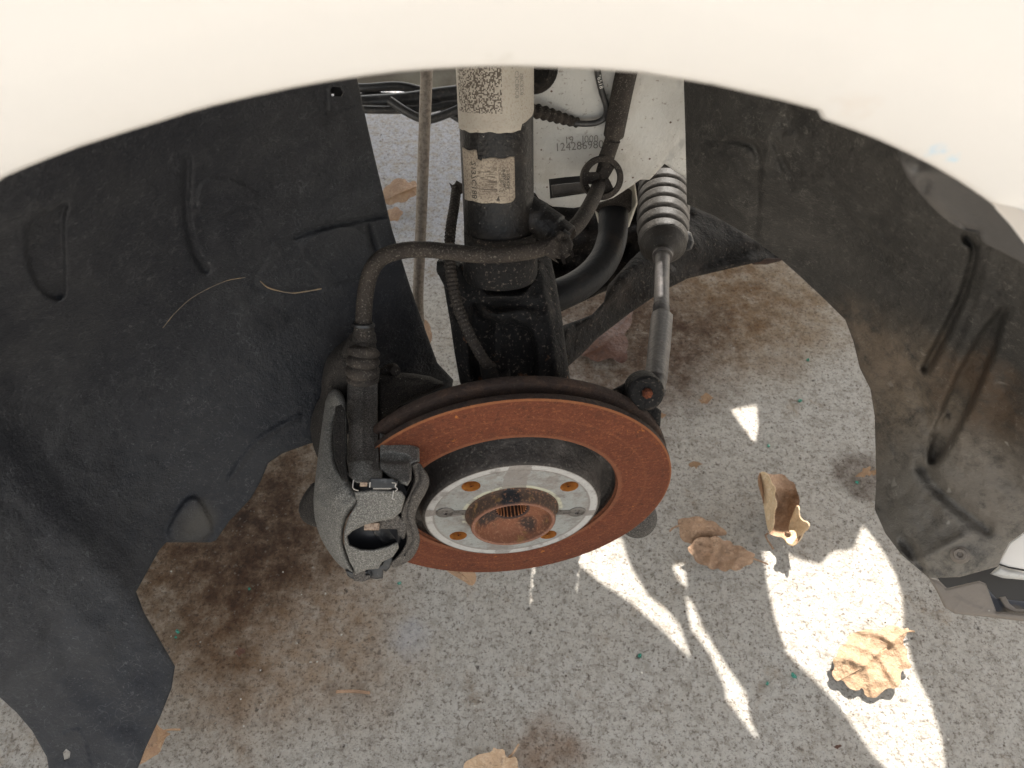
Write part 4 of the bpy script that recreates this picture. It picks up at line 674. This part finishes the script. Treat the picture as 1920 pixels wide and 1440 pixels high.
for c in ([(663, 900, .513), (662, 915, .512), (672, 920, .511)], [(694, 904, .509), (693, 914, .509)], [(700, 916, .508), (734, 916, .507)], [(735, 905, .508), (742, 906, .507), (741, 912, .507), (745, 917, .507), (741, 921, .507)], [(738, 920, .508), (736, 934, .507), (740, 936, .507)]): sub(tube('clip_wire', c, .00042, m_steel, None, n=6, seg=8), cal)
sub(boxm('pad_tab', (.0050, .0030, .003), m_copper, None, frame_at(P(682, 908, .511), -ray(682, 908))), cal)
sub(relief('lower_clip', [(647, 1068), (664, 1073), (700, 1064), (715, 1058), (722, 1040), (734, 1036), (738, 1050), (730, 1066), (724, 1072), (719, 1070), (718, 1084), (706, 1086), (690, 1084), (690, 1077), (684, 1088), (668, 1090), (652, 1080)], [(650, 1070, .565), (735, 1045, .560), (715, 1085, .565), (670, 1088, .567)], m_clip, res=3.5, thick=.012, rim=(3, .002), feats=[('plate', [(664, 1070), (690, 1068), (692, 1090), (664, 1090)], 2, -.003)]), cal)
sub(relief('clip_plate', [(662, 1070), (684, 1066), (686, 1078), (694, 1078), (694, 1086), (680, 1091), (664, 1089)], [(662, 1070, .560), (694, 1078, .560), (680, 1090, .562)], m_calm, res=3, thick=.004, rim=(2, .001)), cal)
gb, gs2 = dense(path3([(684, 650, .556), (682, 665, .556), (680, 690, .558), (680, 712, .562)], 14), .0004); q_ = np.linspace(0, 1, len(gs2))
sub(sweep('slide_pin_boot', gb, np.interp(q_, [0, .12, .4, .8, 1], [.0095, .0118, .0120, .0128, .0120])*(.82+.18*np.abs(np.sin(math.pi*q_*3.6))**.6), m_rub, None, seg=32), cal)
sub(relief('inlet_boss', [(640, 668), (644, 648), (656, 630), (668, 620), (681, 616), (694, 622), (703, 638), (707, 656), (702, 668), (690, 660), (672, 662), (655, 674)], [(642, 665, .566), (681, 618, .556), (706, 655, .556), (680, 650, .546)], m_cald, res=4, thick=.02, rim=(10, .009), rd=1, wob=.003), cal)
sub(tube('hose_union', [(681, 602, .549), (682, 618, .552), (683, 640, .558)], [.0064]*5+[.0068]*5+[.0075]*5+[.0085]*5+[.009], m_cald, None, n=10, seg=24), cal)
sub(tube('hose_union_clip', [(681, 607, .549), (681, 612, .5495)], .0082, m_clip, None, n=3, seg=20), cal)
sub(relief('rear_bridge', [(706, 704), (735, 698), (775, 700), (808, 706), (830, 716), (834, 724), (795, 742), (748, 762), (722, 790), (708, 815)], [(706, 710, .595), (775, 702, .612), (832, 722, .612), (715, 800, .575), (750, 750, .595)], m_cald, res=5, thick=.03, rim=(10, .010), feats=[('line', [(712, 730), (745, 726), (790, 722)], 4, -.004)]), cal)
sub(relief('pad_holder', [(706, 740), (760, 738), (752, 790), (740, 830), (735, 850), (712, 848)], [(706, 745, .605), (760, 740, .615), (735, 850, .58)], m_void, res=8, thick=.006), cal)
sub(relief('guide_housing', [(558, 952), (570, 925), (590, 900), (600, 915), (600, 990), (580, 985), (565, 975)], [(560, 950, .615), (600, 910, .60), (590, 985, .605)], m_cald, res=5, thick=.03, rim=(9, .01), rd=1), cal)
sub(tube('bleed_nipple', [(715, 700, .61), (735, 690, .61), (742, 696, .60)], .004, m_rub, None, n=6, seg=14), cal)

# ================================================================== leaves and litter on the ground
def leaf(name, outline, hts, mat, label, stem=None, veins=(), res=4, group='dry oak leaves on the concrete', cat='leaf', wob=.003, rd=2, side=True, thick=.0006):
    """outline in photo pixels, hts = (px, py, height above the ground) control points"""
    c = [(x, y, float(Tz(x, y, h))) for x, y, h in hts]
    ft = []
    for v in veins: ft.append(('line', v, 2.2, -.0011))
    if len(veins) and side:
        for v in veins[1:]: ft.append(('line', v, 8, -.0024))
    cx, cy = np.mean(outline, 0); base = empty(name, V(G(cx, cy)))
    tag(base, label, cat, group); off = G(cx, cy)
    o = relief('leaf_blade', outline, c, mat, None, res=res, thick=thick, feats=ft, rd=rd, wob=wob); o.parent = base; o.location = -V(off)
    if stem:
        p = [(x, y, float(Tz(x, y, h))) for x, y, h in stem]; q = tube('leaf_stem', p, .0011, mat, None, n=6, seg=8); q.parent = base; q.location = -V(off)
    if veins:
        v = catmull(veins[0], 5) if len(veins[0]) > 2 else np.array(veins[0], float); t = Field(c)(v); q = sweep('leaf_midrib', P(v[:, 0], v[:, 1], t-.0012), np.linspace(.0011, .0004, len(v)), mat, None, 8); q.parent = base; q.location = -V(off)
    return base
def lobes(outline, amp, n, seed):                   # wavy oak margin on a coarse outline
    o = resample(chaikin(outline, 2), 5); c = o.mean(0); s = np.linspace(0, 2*math.pi*n, len(o), endpoint=False); d = (o-c); d /= np.linalg.norm(d, axis=1)[:, None]
    return o+d*(amp*np.abs(np.sin(s/2+seed))-amp*.5)[:, None]
leaf('oak_leaf', [(1706, 1176), (1690, 1180), (1682, 1172), (1664, 1174), (1645, 1184), (1630, 1178), (1606, 1185), (1588, 1190), (1590, 1206), (1572, 1212), (1570, 1230), (1560, 1236), (1566, 1252), (1558, 1262), (1568, 1278), (1580, 1274), (1590, 1290), (1608, 1296), (1618, 1288), (1622, 1306), (1640, 1310), (1652, 1300), (1662, 1290), (1680, 1292), (1690, 1280),
    (1688, 1264), (1694, 1254), (1710, 1254), (1706, 1240), (1700, 1232), (1702, 1218), (1692, 1206), (1698, 1192)], [(1590, 1200, .016), (1680, 1180, .022), (1640, 1240, .014), (1570, 1265, .012), (1640, 1305, .008), (1700, 1245, .012), (1610, 1235, .020), (1670, 1270, .017)],
    m_leafs, 'large flat tan oak leaf lying in the long sun patch', stem=[(1690, 1190, .016), (1702, 1184, .014), (1714, 1184, .010)], veins=[[(1700, 1184), (1660, 1212), (1620, 1248), (1575, 1275)], [(1672, 1202), (1640, 1188), (1615, 1186)], [(1640, 1228), (1610, 1212), (1588, 1204)], [(1620, 1248), (1590, 1236), (1566, 1240)], [(1672, 1202), (1690, 1232), (1702, 1246)], [(1645, 1226), (1664, 1258), (1682, 1284)], [(1622, 1246), (1632, 1280), (1634, 1304)]], rd=1, wob=.004)
leaf('oak_leaf', [(1422, 888), (1432, 884), (1445, 890), (1470, 888), (1478, 900), (1490, 905), (1494, 920), (1500, 935), (1498, 952), (1492, 965), (1505, 975), (1516, 978), (1518, 992), (1504, 1000), (1500, 1012), (1488, 1024), (1474, 1020), (1470, 1008), (1452, 1005), (1440, 1000), (1442, 985), (1436, 965), (1432, 945), (1426, 925), (1420, 905)],
    [(1430, 890, .05), (1470, 895, .035), (1498, 940, .030), (1440, 990, .022), (1460, 950, .010), (1510, 985, .045), (1485, 1018, .028), (1432, 940, .045), (1480, 980, .012)], m_leafb, 'curled orange-brown oak leaf just above the long sun patch', stem=[(1440, 1000, .018), (1436, 1006, .012), (1450, 1030, .003)],
    veins=[[(1440, 895), (1462, 940), (1478, 1000)], [(1450, 915), (1480, 915)], [(1460, 940), (1490, 945)], [(1468, 965), (1445, 975)]], rd=1, wob=.010)
for q_, h_ in (([(1487, 962), (1494, 946), (1500, 950), (1499, 966), (1506, 976), (1517, 978), (1519, 990), (1508, 998), (1504, 1010), (1490, 1025), (1476, 1022), (1470, 1010), (1484, 1006), (1478, 995), (1480, 978)], [(1490, 955, .050), (1515, 985, .060), (1475, 1015, .034), (1480, 985, .030), (1495, 1022, .030), (1495, 985, .038)]),
                ([(1421, 887), (1433, 883), (1444, 893), (1447, 905), (1456, 915), (1452, 930), (1459, 944), (1452, 962), (1453, 985), (1444, 1001), (1438, 990), (1434, 962), (1430, 938), (1424, 910)], [(1425, 890, .052), (1450, 915, .066), (1432, 950, .040), (1454, 950, .060), (1442, 998, .032)])):
    lf = bpy.data.objects['oak_leaf.001']; o_ = relief('curled_rim', q_, [(x, y, float(Tz(x, y, h))) for x, y, h in h_], m_leafr, None, res=3, thick=.0006, rd=1, wob=.004, rim=(4, .003)); o_.parent = lf; o_.location = -lf.location
leaf('oak_leaf', lobes([(1290, 1022), (1312, 1008), (1340, 1005), (1370, 1018), (1400, 1030), (1415, 1040), (1412, 1052), (1400, 1062), (1375, 1070), (1340, 1068), (1310, 1056), (1295, 1040)], 6, 11, .4), [(1290, 1030, .02), (1340, 1010, .032), (1410, 1045, .024), (1350, 1040, .018), (1330, 1065, .014), (1390, 1065, .016)],
    m_leafb, 'brown oak leaf with a long stem left of the sun patch', stem=[(1408, 1046, .02), (1425, 1052, .014), (1440, 1058, .006)], veins=[[(1410, 1046), (1370, 1038), (1310, 1022)], [(1370, 1038), (1350, 1014)], [(1340, 1030), (1330, 1056)], [(1385, 1042), (1375, 1066)]], wob=.006)
leaf('oak_leaf', lobes([(1270, 985), (1275, 972), (1300, 968), (1330, 975), (1358, 990), (1362, 1004), (1340, 1006), (1318, 1006), (1305, 1016), (1292, 1022), (1278, 1010)], 5, 7, 1), [(1270, 985, .03), (1360, 1000, .03), (1300, 1018, .014), (1320, 985, .036)],
    m_leafb, 'folded greyish brown oak leaf tucked over the longer-stemmed one', stem=[(1274, 985, .028), (1262, 990, .018), (1256, 996, .010)], veins=[[(1272, 984), (1300, 985), (1350, 996)], [(1295, 985), (1300, 1012)]], wob=.006)
leaf('oak_leaf', [(288, 1350), (292, 1348), (296, 1362), (310, 1370), (318, 1376), (310, 1384), (304, 1398), (300, 1412), (285, 1420), (268, 1432), (250, 1436), (250, 1410), (268, 1395), (282, 1375)], [(290, 1350, .03), (316, 1376, .02), (255, 1435, .012), (290, 1400, .028)], m_leafo, 'pointed orange oak leaf half hidden by the left liner tab', stem=[(300, 1372, .022), (320, 1368, .016), (338, 1368, .008)], veins=[[(318, 1376), (290, 1392), (256, 1430)], [(296, 1388), (290, 1356)]], rd=1)
leaf('oak_leaf', [(868, 1440), (872, 1428), (885, 1422), (895, 1415), (910, 1412), (922, 1410), (925, 1400), (932, 1405), (946, 1404), (948, 1420), (958, 1422), (968, 1418), (972, 1434), (970, 1470), (900, 1478), (872, 1462)], [(870, 1440, .02), (925, 1402, .05), (970, 1430, .03), (920, 1475, .010), (915, 1430, .035)], m_leaf, 'pale tan oak leaf cut by the bottom edge', stem=[(950, 1425, .03), (962, 1412, .034), (972, 1396, .03)],
    veins=[[(965, 1420), (925, 1436), (880, 1470)], [(940, 1428), (930, 1408)], [(915, 1440), (895, 1420)], [(930, 1434), (955, 1450)]], rd=1)
leaf('oak_leaf', [(832, 1066), (845, 1076), (870, 1090), (884, 1100), (892, 1092), (894, 1078), (880, 1060), (850, 1050)], [(832, 1066, .03), (892, 1085, .03), (860, 1080, .045), (870, 1055, .02)], m_leafo, 'tan leaf tip showing under the disc rim', veins=[[(840, 1060), (868, 1078), (884, 1096)]], rd=1)
leaf('oak_leaf', lobes([(722, 348), (740, 338), (756, 332), (762, 344), (775, 338), (784, 350), (780, 366), (765, 375), (748, 380), (730, 384), (716, 376)], 5, 7, 0), [(722, 350, .02), (784, 350, .03), (730, 384, .012), (755, 355, .03)], m_leafo, 'brown oak leaf on the bluish far concrete beside the steel rod', veins=[[(780, 350), (750, 362), (720, 376)]], res=3)
leaf('oak_leaf', lobes([(728, 392), (744, 388), (756, 396), (750, 410), (738, 416), (724, 410)], 4, 5, 0), [(728, 392, .015), (756, 396, .02), (735, 415, .010)], m_leafo, 'small orange leaf piece below the far brown leaf', res=3)
leaf('oak_leaf', lobes([(1090, 640), (1120, 620), (1150, 600), (1190, 575), (1185, 600), (1170, 630), (1180, 665), (1165, 680), (1140, 672), (1110, 676), (1085, 665)], 9, 8, .3), [(1090, 640, .006), (1190, 580, .012), (1165, 680, .006), (1140, 640, .016)], m_leafd, 'dark reddish brown decayed leaf under the control arm', veins=[[(1180, 590), (1140, 640), (1095, 665)]], wob=.006)
leaf('oak_leaf', lobes([(786, 596), (800, 600), (812, 622), (806, 648), (798, 640), (788, 615)], 3, 4, 0), [(786, 596, .03), (812, 625, .03), (800, 648, .02)], m_leafb, 'narrow tan leaf caught at the foot of the steel rod', res=3)
for i, (x, y, s_, mt, lb) in enumerate([(1323, 746, 17, m_leafo, 'small orange leaf scrap right of the track rod end'), (1304, 870, 14, m_leafo, 'small brown leaf scrap just right of the disc rim'), (1622, 886, 18, m_leafo, 'crumpled orange leaf scrap beside the right liner edge'), (1640, 884, 11, m_leafo, 'rounded orange leaf scrap touching the right liner edge'),
    (452, 1220, 15, m_leafd, 'small dark upright leaf scrap on the brown stain'), (812, 690, 9, m_leafo, 'tiny reddish leaf scrap above the disc'), (1570, 1400, 8, m_leafd, 'tiny dark crumb near the bottom of the sun patch'), (1240, 780, 9, m_leafb, 'tiny brown crumb beside the disc top')]):
    r_ = np.random.default_rng(i+50); n_ = 13; a = np.linspace(0, 2*math.pi, n_, endpoint=False); q = np.stack([x+s_*(.35+.8*r_.random(n_))*np.cos(a+.4), y+s_*.75*(.3+.8*r_.random(n_))*np.sin(a)], 1)
    leaf('leaf_scrap', [tuple(p) for p in q], [(x-s_, y, .006), (x+s_, y-4, .016), (x, y+s_*.6, .004), (x, y-2, .012)], mt, lb, res=3, rd=0, group='leaf scraps on the concrete', cat='leaf scrap')
for i, (x, y, s_, lb) in enumerate([(1515, 676, 7, 'green glass chip left of the right liner, upper one'), (1500, 752, 9, 'green glass chip level with the track rod end'), (1440, 836, 7, 'green glass chip between the small sun triangle and curled leaf'), (1606, 905, 8, 'round pale green glass chip near the right liner'), (334, 1184, 8, 'rounded pale green glass bead on the brown stain'),
    (330, 1196, 4, 'tiny green glass bead just below the larger bead'), (749, 1094, 7, 'green glass chip just below the caliper foot'), (468, 1105, 5, 'tiny green glass chip on the brown stain left of the caliper'), (1438, 1282, 6, 'green glass chip left of the long sun patch'), (1489, 1266, 11, 'flat dull green glass chip at the left edge of the sun patch'), (1200, 1230, 7, 'flat dull green glass chip below the left sun streak')]):
    r_ = np.random.default_rng(i+5); a = np.sort(r_.random(7)*2*math.pi); c = G(x, y); rad = s_/FPX*.83*.6
    hgt = .0025; v = [(c[0]+rad*(.7+.5*r_.random())*math.cos(q), c[1]+rad*(.7+.5*r_.random())*math.sin(q), .0003) for q in a]; v += [(p[0]*.75+c[0]*.25, p[1]*.75+c[1]*.25, hgt+.001*r_.random()) for p in v]
    f = [tuple(range(6, -1, -1)), tuple(range(7, 14))]+[(k, (k+1) % 7, (k+1) % 7+7, k+7) for k in range(7)]
    tag(link('glass_chip', mesh('glass_chip', v, f, False), m_glass), lb, 'glass chip', 'green glass chips on the concrete')
for c, r_, lb, m_ in [([(488, 527, .548), (505, 540, .548), (545, 549, .548), (575, 546, .55), (603, 541, .552)], .0005, 'short curved tan straw clinging to the left liner', m_straw), ([(305, 615, .535), (330, 585, .537), (365, 555, .539), (420, 528, .543), (460, 520, .546)], .00028, 'long thin faded straw curving across the left liner', m_straw)]:
    tag(tube('straw', c, r_, m_, n=8, seg=6), lb, 'straw')
tag(tube('straw', [(630, 1297, float(Tz(630, 1297, .003))), (660, 1296, float(Tz(660, 1296, .004))), (694, 1299, float(Tz(694, 1299, .002)))], .0018, m_leafb, n=6, seg=7), 'short grey twig lying on the concrete below the caliper', 'twig')

# loose grit on the concrete: tiny grains nobody could count, one object
gv, gf = [], []; gr_ = np.random.default_rng(11)
for i in range(420):
    px, py = gr_.uniform(260, 1900), gr_.uniform(480, 1438); c = G(px, py); a_ = gr_.uniform(.0006, .0017); k = len(gv); ph = gr_.random()*6.3
    for q in range(5): gv.append((c[0]+a_*math.cos(ph+q*1.257)*gr_.uniform(.7, 1.2), c[1]+a_*math.sin(ph+q*1.257)*gr_.uniform(.7, 1.2), .0001))
    gv.append((c[0]+gr_.uniform(-.3, .3)*a_, c[1]+gr_.uniform(-.3, .3)*a_, a_*gr_.uniform(.6, 1.1)))
    gf += [(k+q, k+(q+1) % 5, k+5) for q in range(5)]
m_grit = M('mixed_grit', (.30, .26, .21), .9, layers=[sp(90, 2, .4, (.50, .46, .40)), sp(140, 2, .35, (.10, .075, .055))])
tag(link('loose_grit', mesh('loose_grit', gv, gf, False), m_grit), 'loose grit grains scattered over the concrete', 'grit', kind='stuff')
